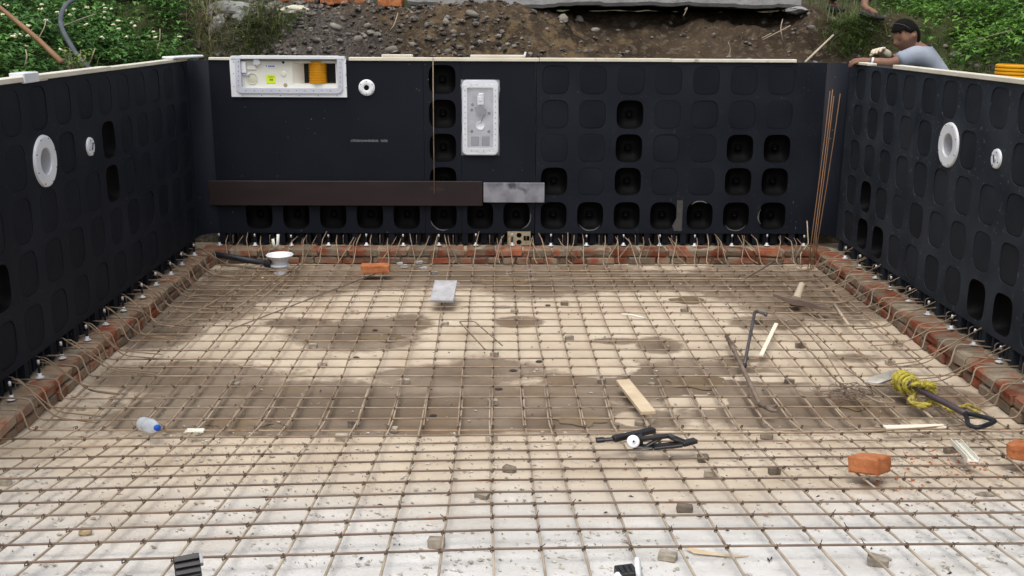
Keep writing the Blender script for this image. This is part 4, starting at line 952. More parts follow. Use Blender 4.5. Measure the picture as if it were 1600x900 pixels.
# black plastic support parts with a white wheel
def bar_box(mb, a, b, w_, h):
    d = b-a; ux = d.normalized(); uy = Vector((0, 0, 1)).cross(ux).normalized(); uz = ux.cross(uy); rot = Matrix((ux, uy, uz)).transposed().to_4x4(); mb.rbox((a+b)/2, (d.length, w_, h), rot, b=.003)
t = thing('black_plastic_strut', 'long black plastic arm with a white disc lying on the foreground mesh', 'plastic part', at_mat(985, 690, .02), 'black plastic pieces on the foreground mesh')
mb = MB(); q = [at_mat(u, v, h) for u, v, h in ((931, 688, .035), (958, 686, .04), (1022, 672, .05))]
bar_box(mb, q[0], q[0].lerp(q[1], .5), .030, .016); bar_box(mb, q[0].lerp(q[1], .4), q[1], .020, .012); bar_box(mb, q[1], q[2], .030, .022); bar_box(mb, q[1].lerp(q[2], .62), q[1].lerp(q[2], .45)+Vector((.02, -.10, -.02)), .03, .018)
mb.build('arm', m_blackpl, t)
cw = at_mat(989, 690, .05); axw = Vector((.1, -.85, .45)); MB().lathe([(.0, .012), (.006, .012), (.008, .008), (.020, .010), (.0265, .008), (.0265, -.002), (.0, -.002)], cw, axw, 24).build('white_disc', m_white, t, True)
MB().lathe([(.0, .0145), (.004, .0145), (.005, .011)], cw, axw, 8).build('screw', m_dark, t)
t = thing('black_bracket', 'black plastic bracket lying right of the white disc on the foreground mesh', 'plastic part', at_mat(1035, 692, .02), 'black plastic pieces on the foreground mesh')
q = [at_mat(u, v, h) for u, v, h in ((989, 698, .012), (1020, 699, .012), (1065, 694, .022), (1087, 688, .03), (1000, 686, .05), (1045, 681, .055), (1058, 682, .05))]; mb = MB()
bar_box(mb, q[0], q[1], .045, .012); bar_box(mb, q[1], q[2], .045, .014); bar_box(mb, q[2], q[3], .034, .018); bar_box(mb, q[4], q[5], .022, .016); bar_box(mb, q[5], q[2].lerp(q[3], .3), .04, .014); bar_box(mb, q[0].lerp(q[1], .6), q[5].lerp(q[4], .2), .02, .012); bar_box(mb, q[4], q[0].lerp(q[1], .3), .03, .012)
mb.build('bracket', m_blackpl, t)
mb = MB(); bar_box(mb, q[5]+Vector((.0, 0, .009)), q[5].lerp(q[2], .75)+Vector((.0, 0, .009)), .03, .003); mb.build('grey_face', m_gasket if False else m_steel, t)
# black ribbed piece, lower left
c = at_mat(293, 886, .03); t = thing('ribbed_black_block', 'black ribbed plastic block lying across the mesh at the lower left', 'plastic part', c); rot = Matrix.Rotation(R(22), 4, 'Z') @ Matrix.Rotation(R(38), 4, 'X'); mb = MB()
mb.rbox(c, (.070, .070, .014), rot, b=.002)
for k in range(3): mb.rbox(c+rot @ Vector((0, -.024+k*.020, .012)), (.068, .005, .012), rot, b=.001)
mb.build('body', m_blackpl, t)
MB().rbox(c+rot @ Vector((.0385, .012, .006)), (.009, .03, .022), rot, b=.001).build('pale_end', m_slate, t)
MB().rbox(c+rot @ Vector((.004, -.044, .0)), (.076, .010, .020), rot, b=.002).build('pale_edge', m_slate, t); MB().rbox(c+rot @ Vector((.006, -.052, -.035)), (.068, .010, .05), rot, b=.002).build('lower_half', m_blackpl, t)
# black fitting cut by the lower photo edge
c = at_mat(978, 897, .03); t = thing('black_fitting', 'black plastic fitting with white ends at the bottom edge of the photo', 'plastic part', c); rot = Matrix.Rotation(R(12), 4, 'Z'); mb = MB()
mb.rbox(c, (.055, .05, .035), rot, b=.003)
for k in range(3): mb.rbox(c+rot @ Vector((-.016+k*.016, -.005, .019)), (.010, .036, .006), rot, b=.001)
mb.build('body', m_blackpl, t)
MB().lathe([(.0, .012), (.034, .012), (.036, .006), (.036, .0), (.0, .0)], c+Vector((.030, .006, .008)), (1, -.15, .2), 24).build('white_disc', m_white, t, True)
MB().lathe([(.0, .012), (.012, .010), (.014, .0)], c+Vector((-.024, -.022, .004)), (-.4, -.8, .3), 14).build('white_knob', m_white, t, True)
# pickaxe
t = thing('pickaxe', 'pickaxe standing on its head with the wooden handle stub up, far right floor', 'pickaxe', at_mat(1243, 472))
e = at_mat(1243, 472, .012); e.y += .0
tip = at_y(1253, 444, e.y+.12); d = (tip-e)
MB().tube([e-d*.06, e+d*.3, tip], [.030, .027, .021], 14).build('handle', m_greywood, t, True)
hd = [at_mat(1208.5, 461, .075), at_mat(1222, 466, .055), at_mat(1236, 470.5, .04), at_mat(1250, 472, .035), at_mat(1265, 475.5, .035), at_mat(1282, 480, .03), at_mat(1297, 482, .02)]
mb = MB(); vs = []; wd = (.007, .012, .024, .026, .024, .026, .034); th = (.007, .013, .019, .019, .015, .011, .005)
for q_, a_, b_ in zip(hd, wd, th): vs += [q_+Vector((0, -a_, -b_)), q_+Vector((0, a_, -b_)), q_+Vector((0, a_, b_)), q_+Vector((0, -a_, b_))]
mb.add(vs, [(i*4+k, i*4+(k+1) % 4, (i+1)*4+(k+1) % 4, (i+1)*4+k) for i in range(len(hd)-1) for k in range(4)]+[(3, 2, 1, 0), tuple(range(len(vs)-4, len(vs)))])
mb.build('head', m_steelbrown, t); MB().lathe([(.032, -.022), (.040, -.018), (.040, .018), (.032, .024), (.030, .024)], e, d, 16).build('eye_socket', m_steelbrown, t, True)
# bending tools
pts = [at_mat(1163, 572, .014), at_mat(1168, 545, .05), at_mat(1180, 485, .12), at_mat(1199, 492, .10)]
t = thing('bending_key', 'dark L-shaped bar bending key propped on the mesh right of centre', 'bar bender', at_mat(1163, 572))
MB().tube(fillet(pts, .03), .0095, 10).build('lever', m_steel, t, True)
MB().tube([pts[3]+(pts[2]-pts[3])*.25, pts[3]], .0145, 10).build('socket_end', m_steel, t, True); MB().tube([pts[0], pts[0]+(pts[1]-pts[0])*.06], .0135, 10).build('collar', m_pipe, t, True)
t = thing('bending_bar', 'long brown steel bending bar with a forked claw lying on the mesh', 'bar bender', at_mat(1165, 580))
pts = [at_mat(1135, 525, .02), at_mat(1146, 545, .022), at_mat(1187, 631, .026)]
MB().tube(pts, [.011, .0115, .0115], 10).build('rod', m_steelbrown, t, True); MB().tube([pts[0]+(pts[1]-pts[0])*.55, pts[1]+(pts[2]-pts[1])*.04], .0145, 10).build('sleeve', m_steelbrown, t, True)
g = pts[2]; mb = MB(); mb.tube([g, g+Vector((.018, -.035, 0)), g+Vector((.045, -.05, 0)), g+Vector((.075, -.03, .004))], [.0115, .014, .012, .008], 8); mb.tube([g+Vector((.018, -.035, 0)), g+Vector((.035, -.085, 0)), g+Vector((.06, -.095, 0))], [.013, .012, .008], 8); mb.build('claw', m_steelbrown, t, True)
# shovel with yellow rope
t = thing('shovel', 'shovel with a dusty white blade and dark tubular handle lying on the right mesh', 'shovel', at_mat(1450, 625))
B0 = [(1350, 596, .045), (1366, 587, .065), (1390, 579, .085), (1424, 577, .070), (1418, 583, .060), (1404, 588, .055), (1385, 594, .045), (1372, 599, .035)]
outl = [at_mat(u, v, h) for u, v, h in B0]; cen = sum(outl, Vector())/8; vs = []; n = 8
ring1 = [cen.lerp(q_, .55)-Vector((0, 0, .016)) for q_ in outl]
low = [q_-Vector((0, 0, .004)) for q_ in outl]; mb = MB()
mb.add([cen-Vector((0, 0, .02))]+ring1+outl+low+[q_-Vector((0, 0, .004)) for q_ in ring1]+[cen-Vector((0, 0, .024))],
       [(0, 1+k, 1+(k+1) % n) for k in range(n)]+[(1+k, 1+n+k, 1+n+(k+1) % n, 1+(k+1) % n) for k in range(n)]+[(1+n+k, 1+2*n+k, 1+2*n+(k+1) % n, 1+n+(k+1) % n) for k in range(n)]+[(1+2*n+k, 1+3*n+k, 1+3*n+(k+1) % n, 1+2*n+(k+1) % n) for k in range(n)]+[(1+4*n, 1+3*n+(k+1) % n, 1+3*n+k) for k in range(n)])
mb.build('blade', m_blade, t, False)
H = [at_mat(u, v, h) for u, v, h in ((1398, 589, .062), (1416, 597, .080), (1450, 616, .075), (1480, 631, .06), (1510, 647, .045))]
MB().tube(smooth_path(H, 3), .0155, 12).build('handle', mat('dark_purple_tube', (.055, .040, .048), (.085, .065, .07), .45, 9), t, True)
g = [at_mat(u, v, h) for u, v, h in ((1508, 646, .048), (1530, 650, .05), (1553, 657, .045), (1547, 662, .04), (1528, 668, .034), (1514, 664, .034), (1511, 655, .04), (1508, 647, .046))]
MB().tube(smooth_path(g, 3), [.011]*22, 10).build('grip', m_pipe, t, True)
# rope: fuzzy twisted coils
def rope_strand(mb, path, r=.006, fuzz=6):
    P = smooth_path(path, 4); mb.tube([q_+Vector((rng.uniform(-.003, .003), rng.uniform(-.003, .003), rng.uniform(-.003, .003))) for q_ in P], [r*rng.uniform(.75, 1.25) for _ in P], 6)
    for q_ in P:
        for _ in range(fuzz):
            d = Vector((rng.gauss(0, 1), rng.gauss(0, 1), rng.gauss(0, 1))).normalized(); mb.tube([q_+d*r*.6, q_+d*r*rng.uniform(1.6, 3.2)+Vector((rng.uniform(-.008, .008), rng.uniform(-.008, .008), 0))], .0011, 3, False)
mb = MB(); ax_ = (H[2]-H[0]).normalized(); e1 = ax_.orthogonal().normalized(); e2 = ax_.cross(e1)
for s0_, s1_, turns, rr in ((.02, .17, 5.5, .034), (.04, .15, 4.2, .044)):
    rope_strand(mb, [H[0]+ax_*(s0_+(s1_-s0_)*k/(turns*5))+(e1*math.cos(k*1.256)+e2*math.sin(k*1.256))*rr*rng.uniform(.8, 1.15) for k in range(int(turns*5))], .0085, 4)
loop = [at_mat(u, v, h) for u, v, h in ((1424, 601, .10), (1437, 600, .11), (1440, 606, .09), (1432, 614, .05), (1422, 626, .03), (1434, 632, .03), (1449, 632, .03), (1456, 624, .045), (1456, 612, .08), (1449, 603, .11), (1443, 599, .12), (1452, 601, .12), (1458, 604, .10), (1455, 610, .09))]
for q in range(3): rope_strand(mb, [p_+Vector((rng.uniform(-.01, .01), rng.uniform(-.01, .01), rng.uniform(-.006, .006))) for p_ in loop], .008, 5)
tail = [at_mat(u, v, h) for u, v, h in ((1455, 626, .05), (1472, 634, .02), (1488, 642, .015), (1500, 640, .03), (1510, 637, .05), (1520, 640, .06), (1530, 645, .05))]
rope_strand(mb, tail, .007, 5); rope_strand(mb, [p_+Vector((.012, .015, .008)) for p_ in tail[2:]], .007, 6); rope_strand(mb, [p_+Vector((-.012, .0, .004)) for p_ in tail[3:]], .006, 6)
tag(mb.build('yellow_rope', m_rope, None, True), 'frayed yellow rope wound round the shovel handle with one loose loop', 'rope')

# ------------------------------------------------------------------ spacer blocks and bits on the floor
G = 'small concrete spacer blocks under the mat'
SP = [(554, 486, 'spacer block nearest behind the round wet patch, left of the grey tile', 0), (489, 540, 'spacer block at the left edge of the round wet patch', 0), (503, 570, 'spacer block on the pale floor below left of the round wet patch', 0), (365, 601, 'spacer block on the border of the pale floor behind the bottle', 0),
 (632, 595, 'pale spacer block on the wet band left of centre', 0), (357, 480, 'dark spacer block between the diagonal loose bars at the far left', 1), (695, 505, 'spacer block just in front of the grey tile', 0), (772, 553, 'pale spacer block below the open hairpin bar', 0), (882, 473, 'dark spacer block right of two dark lumps on the far pale floor', 1),
 (890, 528, 'spacer block right of centre on the dry pale floor', 0), (940, 595, 'spacer block directly behind the wooden plank', 0), (770, 629, 'spacer block straddled by a lapped bar pair at the centre', 0), (804, 485, 'spacer block beside white scraps near the far centre', 0), (1070, 484, 'spacer block on pale floor left of the bending key top', 0),
 (1186, 502, 'spacer block just below the bent end of the bending key', 1), (1252, 540, 'flat dark spacer right of the white stick', 1), (1234, 595, 'dark spacer block right of the bending bar', 1), (1404, 537, 'spacer block behind the shovel blade near the right ledge', 0), (1392, 566, 'spacer block just above the shovel blade', 0),
 (533, 685, 'pale spacer block on the ramp edge, left of centre', 0), (614, 672, 'spacer block at the wet border below a lapped bar pair', 0), (768, 686, 'spacer block on the ramp edge at the photo centre', 0), (796, 735, 'small spacer block on the ramp just right of centre', 1), (753, 777, 'grey spacer block leaning on a centre bar of the ramp', 0), (682, 853, 'large pale spacer block tilted on the front ramp, left of centre', 0),
 (1199, 682, 'grey spacer block right of the black bracket', 1), (1099, 719, 'thin spacer block below the black bracket', 1), (1112, 742, 'pale-topped spacer block right below the black bracket', 0), (1211, 738, 'broken spacer block on the ramp left of the foreground brick', 1), (1071, 797, 'crumbling grey spacer block on the front ramp right of centre', 1), (1044, 873, 'large square-faced spacer block near the bottom edge', 0),
 (1000, 661, 'spacer block just below the lower end of the wooden plank', 0), (1486, 705, 'dark flat spacer block under the cream plastic channel', 1), (1375, 882, 'spacer block at the bottom edge, right of centre', 0), (1376, 671, 'spacer block left end of the flat wood strip', 0), (1594, 679, 'spacer block at the right photo edge above the cut brick', 0), (5, 756, 'spacer block at the left photo edge', 0), (125, 637, 'spacer block under a bar by the left ledge, behind the bottle', 0), (551, 664, 'small dark spacer on the wet band above the ramp edge', 1), (610, 531, 'brown spacer at the right end of the round wet patch', 1)]
m_blockd = mat('dark_spacer', (.13, .108, .085), (.20, .17, .135), .9, 40, 5, .5, 120, .2, bdist=.003, vvar=.2)
for k, (u, v, lb, dk) in enumerate(SP):
    p_ = at_f(u, v+5); sc = 1.15 if v > 840 else 1.0
    size = (rng.uniform(.042, .056)*sc, rng.uniform(.026, .036)*sc, rng.uniform(.024, .033))
    rot = Matrix.Rotation(rng.uniform(-.5, .5), 4, 'Z') @ Matrix.Rotation(rng.uniform(-.08, .08), 4, 'X')
    tag(MB().rbox(p_+Vector((0, size[1]/2, size[2]/2-.001)), size, rot, b=.0035, jit=.0025).build('spacer_block', m_blockd if dk else m_block), 'small grey concrete '+lb, 'spacer', G)
def lump(name, label, u, v, s_, m, cat='debris', flat_=.6, group=None, on_mat=False):
    p_ = (at_mat(u, v) if on_mat else at_f(u, v)); bm = bmesh.new(); bmesh.ops.create_icosphere(bm, subdivisions=2, radius=1); sd_ = rng.random()*50
    vs = [p_+Vector((q.co.x*s_[0], q.co.y*s_[1], q.co.z*s_[2]))*(1+.35*nz(q.co, 1.6, sd_))+Vector((0, 0, s_[2]*.6)) for q in bm.verts]; fs = [tuple(q.index for q in f.verts) for f in bm.faces]; bm.free()
    return tag(MB().add(vs, fs).build(name, m), label, cat, group)
lump('stone', 'tan angular stone lying on the ramp in the left foreground', 133, 836, (.022, .018, .018), mat('tan_stone', (.34, .26, .15), (.42, .33, .21), .9, 30), 'stone')
lump('mortar_lump', 'elongated grey mortar lump on the ramp at the right', 1541, 775, (.042, .014, .010), m_block, 'lump')
lump('pebble', 'grey pebble on the wet floor right of the wooden plank', 1019, 602, (.02, .014, .012), m_block, 'pebble')
for (u, v, lb) in ((777, 455, 'crumpled dark plastic bag scrap on the far wet strip'), (856, 478, 'dark lump on the far pale floor left of a dark block'), (842, 566, 'dark flat scrap on the pale floor right of centre'), (802, 580, 'short dark bar-like scrap at the centre of the wet border'), (779, 609, 'round dark scrap below the centre'), (677, 651, 'dark blue plastic scrap on the wet band left of centre'), (586, 517, 'dark grey scrap at the back of the round wet patch'), (557, 560, 'black scrap in front of the round wet patch'), (435, 562, 'dark scrap on the pale floor left of the round wet patch')):
    lump('dark_scrap', lb, u, v, (rng.uniform(.016, .028), .012, .007), m_darkbit, 'scrap', group='dark scraps on the floor')
for (u, v, lb) in ((625, 415, 'white chip nearest the orange brick on the far floor'), (655, 413, 'white chip on the far floor touching the back ledge'), (632, 419, 'flat white chip in front of its neighbour by the far ledge'), (662, 422, 'white chip in front on the far floor, right of the orange brick'), (678, 428, 'grey-white chip rightmost of those by the far ledge'), (830, 427, 'pale chip alone on the far wet strip right of centre')):
    p_ = at_f(u, v); tag(MB().rbox(p_+Vector((0, 0, .014)), (.045, .035, .022), Matrix.Rotation(rng.random(), 4, 'Z'), b=.003, jit=.004).build('white_chip', m_slate), lb, 'chip', 'white chips by the back ledge')
p_ = at_mat(305, 674, .004); tag(MB().rbox(p_+Vector((0, 0, .003)), (.08, .03, .008), b=.002, jit=.003).build('flat_chip', m_white2), 'flat cream chip lying on a bar right of the bottle', 'chip')
mb = MB()
for i in range(5):
    a = at_f(1070+i*3, 860+i*2); mb.tube([a+Vector((0, 0, .01)), a+Vector((.06+.015*i, -.03, .012)), a+Vector((.13+.01*i, -.055+.01*i, .006))], .003, 4)
tag(mb.build('split_wood_sliver', m_wood), 'bundle of pale split wood slivers on the front ramp', 'wood sliver')
lump('white_scrap', 'torn white plastic scrap on the far floor at the centre', 786, 481, (.06, .022, .010), m_slate, 'scrap')

# ------------------------------------------------------------------ ground outside: trench, bank, hillsides
def prof(d, tr, zt0, w_, slope, cap):
    if d <= 0: return -.4
    if d < tr: return .35+.3*d
    t_ = min(1, (d-tr)/w_); z = .35+.3*tr+(zt0-.35-.3*tr)*sstep(0, 1, t_)
    if d > tr+w_: z += (d-tr-w_)*slope
    return min(z, cap)
def ground_z(x, y, rough=True):
    dl, dr, db = -2.5-x, x-2.80, y-8.28
    fade = sstep(-2.5, .5, y)
    hl = prof(dl, .38, 1.38, .18, .62, 3.0); hr = prof(dr, .66, 1.40, .2, .5, 2.8)
    k = sstep(-1.3, .3, x)                           # left: rubble slope, right: steep undercut face
    kr = sstep(2.75, 3.3, x); kl = sstep(-2.2, -2.9, x)
    hb = prof(db, .42, 1.36, .25, .12, 1.47) if db > 0 else -.4
    if db > .67: hb += .46*sstep(.98+.12*nz((x, 3), 2.5, 9), 1.58, db)
    if db > 0:
        und = sstep(.1, .9, x)*(1-sstep(2.5, 2.95, x))
        # vertical undercut below the slab
        hu = 1.36+.10*sstep(.8, 1.1, db)+.30*sstep(1.05, 1.75, db+.12*nz((x, 8), 3, 2))+.24*sstep(1.75, 2.2, db) if db > .67 else hb
        hb = hb*(1-und)+min(hu, 1.97)*und
        hb = hb*(1-kr)+min(hb, 1.80+.03*nz((x, y), 2, 4))*kr
        if db > .5: hb += (.045*nz((x, y), 5.2, 36)+.050*abs(nz((x, y), 10, 37))+.022*nz((x, y), 24, 38))*sstep(.5, .8, db)
        hb += min(1.2, max(0, db-1.6)*.25)*kl+min(1.0, max(0, db-2.5)*.3)*kr
    z = max(hl if dl > 0 else -.4, hr if dr > 0 else -.4, hb)
    if dl <= 0 and dr <= 0 and db <= 0: return -.4
    if z > 1.0 and rough:
        z += .09*nz((x, y), 1.3, 31)+.05*nz((x, y), 3.7, 32)+.030*nz((x, y), 9, 33)+.018*abs(nz((x, y), 21, 34))
    if db > 1.75 and -1.2 < x < 3.0: z = min(z, 1.90+.03*nz((x, y), 6, 3)) if db < 4.6 else min(z, 2.1)
    return .25+(z-.25)*fade if z > .25 else z
def axis(lo, hi, step, far):
    a = list(np.arange(lo, hi+1e-6, step)); d = step; x = hi
    while x < far: d *= 1.35; x += d; a.append(x)
    d = step; x = lo
    while x > -far: d *= 1.35; x -= d; a.insert(0, x)
    return a
gx = axis(-5.4, 5.6, .045, 320); gy = sorted(set([round(q, 4) for q in list(np.arange(3.0, 8.9, .09))+list(np.arange(8.9, 11.4, .035))+axis(3.0, 11.4, 8.4, 320)]))
vs = []; veg = []
for y in gy:
    for x in gx:
        vs.append((x, y, ground_z(x, y)))
        g_ = max(sstep(-2.15, -2.75, x+.25*nz((x, y), 2, 41)), sstep(3.05, 3.75, x+.35*nz((x, y), 2, 42)) if y < 9.6 else sstep(3.2, 4.0, x+.3*nz((x, y), 2, 42)), sstep(13, 16, y), sstep(1, -2, y))
        veg.append(g_)
nx_ = len(gx)
me = bpy.data.meshes.new('ground'); me.from_pydata(vs, [], [(r*nx_+c_, r*nx_+c_+1, (r+1)*nx_+c_+1, (r+1)*nx_+c_) for r in range(len(gy)-1) for c_ in range(nx_-1)])
a_ = me.attributes.new('veg', 'FLOAT', 'POINT'); a_.data.foreach_set('value', np.array(veg, np.float32))
m_ground = bpy.data.materials.new('earth'); m_ground.use_nodes = True; t_ = m_ground.node_tree; N = t_.nodes; Lk = t_.links; pb = N['Principled BSDF']; pb.inputs['Roughness'].default_value = .95; pb.inputs['Specular IOR Level'].default_value = .15
tc = N.new('ShaderNodeTexCoord')
def gn(sc, det=7, r_=.6):
    n = N.new('ShaderNodeTexNoise'); n.inputs['Scale'].default_value = sc; n.inputs['Detail'].default_value = det; n.inputs['Roughness'].default_value = r_; Lk.new(tc.outputs['Object'], n.inputs['Vector']); return n.outputs[0]
def gr(x, a, b, lo=0., hi=1.):
    r_ = N.new('ShaderNodeMapRange'); r_.inputs[1].default_value = a; r_.inputs[2].default_value = b; r_.inputs[3].default_value = lo; r_.inputs[4].default_value = hi; Lk.new(x, r_.inputs[0]); return r_.outputs[0]
def gm(f, a, b):
    x = N.new('ShaderNodeMix'); x.data_type = 'RGBA'; Lk.new(f, x.inputs[0])
    for s__, q in ((6, a), (7, b)):
        if isinstance(q, tuple): x.inputs[s__].default_value = (*q, 1)
        else: Lk.new(q, x.inputs[s__])
    return x.outputs[2]
soil = gm(gr(gn(2.2), .35, .65), (.024, .017, .011), (.072, .051, .033)); soil = gm(gr(gn(17), .52, .66, 0, .8), soil, (.125, .098, .068)); soil = gm(gr(gn(55), .58, .68, 0, .7), soil, (.018, .012, .008))
sx_ = N.new('ShaderNodeSeparateXYZ'); Lk.new(tc.outputs['Object'], sx_.inputs[0])
ad_ = N.new('ShaderNodeMath'); ad_.operation = 'ADD'; Lk.new(gr(gn(1.2), .2, .8, -1.2, 1.2), ad_.inputs[1]); Lk.new(sx_.outputs[0], ad_.inputs[0])
och = gm(gr(gn(7), .50, .62), soil, (.125, .088, .048))
mk = N.new('ShaderNodeMath'); mk.operation = 'MULTIPLY'; Lk.new(gr(ad_.outputs[0], -.9, -.2), mk.inputs[0]); Lk.new(gr(ad_.outputs[0], 1.5, .8), mk.inputs[1]); soil = gm(mk.outputs[0], soil, och)
grav = gm(gr(gn(40), .4, .6), (.050, .046, .043), (.150, .143, .136))
soil = gm(gr(ad_.outputs[0], -.5, -1.5, 0, .5), soil, grav)
grn = gm(gr(gn(6), .35, .65), (.028, .045, .014), (.075, .085, .034)); grn = gm(gr(gn(23), .55, .68, 0, .8), grn, (.12, .095, .06))
at_ = N.new('ShaderNodeAttribute'); at_.attribute_name = 'veg'; Lk.new(gm(at_.outputs['Fac'], soil, grn), pb.inputs['Base Color'])
bp = N.new('ShaderNodeBump'); bp.inputs['Strength'].default_value = .9; bp.inputs['Distance'].default_value = .03; Lk.new(gn(34, 9), bp.inputs['Height']); Lk.new(bp.outputs[0], pb.inputs['Normal'])
ground = link('ground', me, m_ground, (0, 0, 0), smooth=True); ground['kind'] = 'structure'

# old concrete slab at the head of the bank
sA, sB = at_y(636, 4, 9.85), at_y(1252, 8, 9.85); mb = MB(); n = 70; vs = []
for i in range(n+1):
    x = sA.x+(sB.x-sA.x)*i/n; lo = at_y(640+(1250-640)*i/n, 10.5+1.5*math.sin(i*.11), 9.85).z+.018*nz((x, 1), 4, 51)+.010*nz((x, 1), 15, 52)+(.02*max(0, 1-i/9))
    yf = 9.85+.03*nz((x, 2), 3, 53)+.012*nz((x, 2), 14, 54)
    vs += [Vector((x, yf+.02, lo)), Vector((x, yf, lo+.03)), Vector((x, yf+.01, lo+.16)), Vector((x, yf+.05, lo+.165)), Vector((x, 12.5, lo+.17)), Vector((x, 12.5, lo-.02))]
m_ = 6; mb.add(vs, [(i*m_+j, (i+1)*m_+j, (i+1)*m_+(j+1) % m_, i*m_+(j+1) % m_) for i in range(n) for j in range(m_)]+[tuple(range(5, -1, -1)), tuple(range(n*m_, n*m_+6))])
tag(mb.build('concrete_slab', m_slab), 'long rough concrete slab edge jutting out over the undercut earth bank', 'slab')
# broken slab piece, white rock, bricks at upper left
def rock(name, label, u, v, y, s_, m, cat, parent=None, rot=0, sub=3, amp=.35):
    p_ = at_y(u, v, y); bm = bmesh.new(); bmesh.ops.create_icosphere(bm, subdivisions=sub, radius=1); sd_ = rng.random()*50; rt = Matrix.Rotation(rot, 4, 'Z')
    vs = [p_+rt @ (Vector((q.co.x*s_[0], q.co.y*s_[1], q.co.z*s_[2]))*(1+amp*nz(q.co, 1.3, sd_)+.16*nz(q.co, 3.5, sd_)+.07*nz(q.co, 8, sd_))) for q in bm.verts]; fs = [tuple(q.index for q in f.verts) for f in bm.faces]; bm.free()
    o = MB().add(vs, fs).build(name, m, parent, False)
    return tag(o, label, cat) if parent is None else o
rock('rubble_slab', 'broken grey concrete lump on the bank left of the white rock', 364, 26, 9.9, (.26, .2, .12), m_slab, 'rubble', amp=.5)
rock('rubble_slab', 'grey concrete lump with a dark underside at the edge of the left bushes', 342, 40, 9.7, (.10, .12, .10), m_slab, 'rubble', amp=.5)
rock('rubble_slab', 'small pale concrete lump at the right end of the slab', 1244, 16, 9.9, (.11, .1, .035), m_slab, 'rubble')
rock('white_rock', 'pale cream rock on top of the bank below the row of bricks', 462, 16, 9.75, (.13, .08, .045), mat('pale_rock', (.50, .46, .36), (.60, .56, .46), .9, 14, 5, .4, 50), 'rock')
for k, (u0, u1, vb, lb) in enumerate(((436, 462, 2, 'leftmost orange brick in the row along the top of the bank'), (463, 491, 3, 'second orange brick from the left along the top of the bank'), (500, 521, 8, 'third orange brick along the top of the bank, above the white rock'), (522, 545, 6, 'fourth orange brick along the top of the bank'), (553, 571, 9, 'small orange brick end alone in the bank-top row'), (590, 607, 10, 'left one of the last pair of orange bricks on the bank top'), (608, 629, 10, 'last orange brick on the bank top beside the slab'))):
    a, b = at_y(u0, vb, 9.86), at_y(u1, vb, 9.86); tag(MB().chipped(((a.x+b.x)/2, 9.93, a.z+.034), (b.x-a.x, .2, .07), Matrix.Rotation(rng.uniform(-.12, .12), 4, 'Z')).build('bank_brick', m_brick), lb, 'brick', 'bricks along the bank top')
# stones in the bank
def on_ground(u, v):                                  # march the view ray to the ground
    d = ray(u, v); s_ = 7.6
    while s_ < 22:
        p_ = CAM+d*s_
        if p_.z < ground_z(p_.x, p_.y) and (p_.y > 8.3 or p_.x < XL-.1 or p_.x > XR+.1): return p_
        s_ += .03
    return None
for (u, v, sx, sz, c_) in ((612, 78, .065, .040, 0), (643, 71, .055, .032, 1), (566, 30, .03, .03, 0), (697, 35, .03, .035, 0), (738, 22, .06, .035, 1), (708, 51, .045, .03, 0), (990, 40, .055, .04, 0), (965, 48, .03, .02, 0), (930, 47, .05, .025, 0), (880, 30, .05, .045, 1), (905, 32, .05, .045, 1), (855, 46, .03, .018, 0), (1048, 38, .02, .03, 0), (525, 42, .06, .03, 1), (590, 55, .045, .03, 0), (560, 62, .045, .04, 0), (1268, 44, .05, .03, 1), (1305, 52, .03, .02, 0), (1495, 88, .075, .042, 1), (1475, 72, .04, .02, 0), (1530, 105, .05, .03, 0), (700, 81, .035, .03, 0), (1240, 52, .022, .015, 0), (490, 22, .03, .02, 0)):
    p_ = on_ground(u, v)
    if p_ is None: continue
    bm = bmesh.new(); bmesh.ops.create_icosphere(bm, subdivisions=2, radius=1); sd_ = rng.random()*50; rt = Matrix.Rotation(rng.uniform(-.4, .4), 4, 'Y')
    vs = [p_+rt @ (Vector((q.co.x*sx, q.co.y*sx*.8, q.co.z*sz))*(1+.3*nz(q.co, 1.3, sd_))) for q in bm.verts]; fs = [tuple(q.index for q in f.verts) for f in bm.faces]; bm.free()
    MB().add(vs, fs).build('stone', m_stone, ground, True)
OCT = [Vector(q) for q in ((1, 0, 0), (-1, 0, 0), (0, 1, 0), (0, -1, 0), (0, 0, 1), (0, 0, -1))]; OF = [(0, 2, 4), (2, 1, 4), (1, 3, 4), (3, 0, 4), (2, 0, 5), (1, 2, 5), (3, 1, 5), (0, 3, 5)]
bm = bmesh.new(); bmesh.ops.create_icosphere(bm, subdivisions=1, radius=1); ICV = [q.co.copy() for q in bm.verts]; ICF = [tuple(q.index for q in f.verts) for f in bm.faces]; bm.free()
mb = MB()
for i in range(9500):
    x = rng.uniform(-2.9, 3.9) if i < 8200 else rng.uniform(3.2, 4.6); y = rng.uniform(8.95, 10.3) if i < 8200 else rng.uniform(6.5, 10)
    den = .10+.9*sstep(1.1, -1.0, x)
    if i < 8200 and rng.random() > den: continue
    if i >= 8200 and rng.random() > .25: continue
    s_ = rng.choice((.006, .007, .008, .009, .01, .012, .014, .018, .024, .032)); z = ground_z(x, y)+s_*.15
    if .1 < x < 2.5 and y > 9.9: continue
    sc = Vector((s_*rng.uniform(.8, 1.6), s_*rng.uniform(.8, 1.3), s_*rng.uniform(.5, .9))); rt = Matrix.Rotation(rng.random()*6.3, 3, 'Z') @ Matrix.Rotation(rng.uniform(-.5, .5), 3, 'X')
    mb.add([Vector((x, y, z))+rt @ Vector((q.x*sc.x, q.y*sc.y, q.z*sc.z))*rng.uniform(.8, 1.2) for q in ICV], ICF)
mb.build('gravel', m_stonestuff, ground)['kind'] = 'stuff'
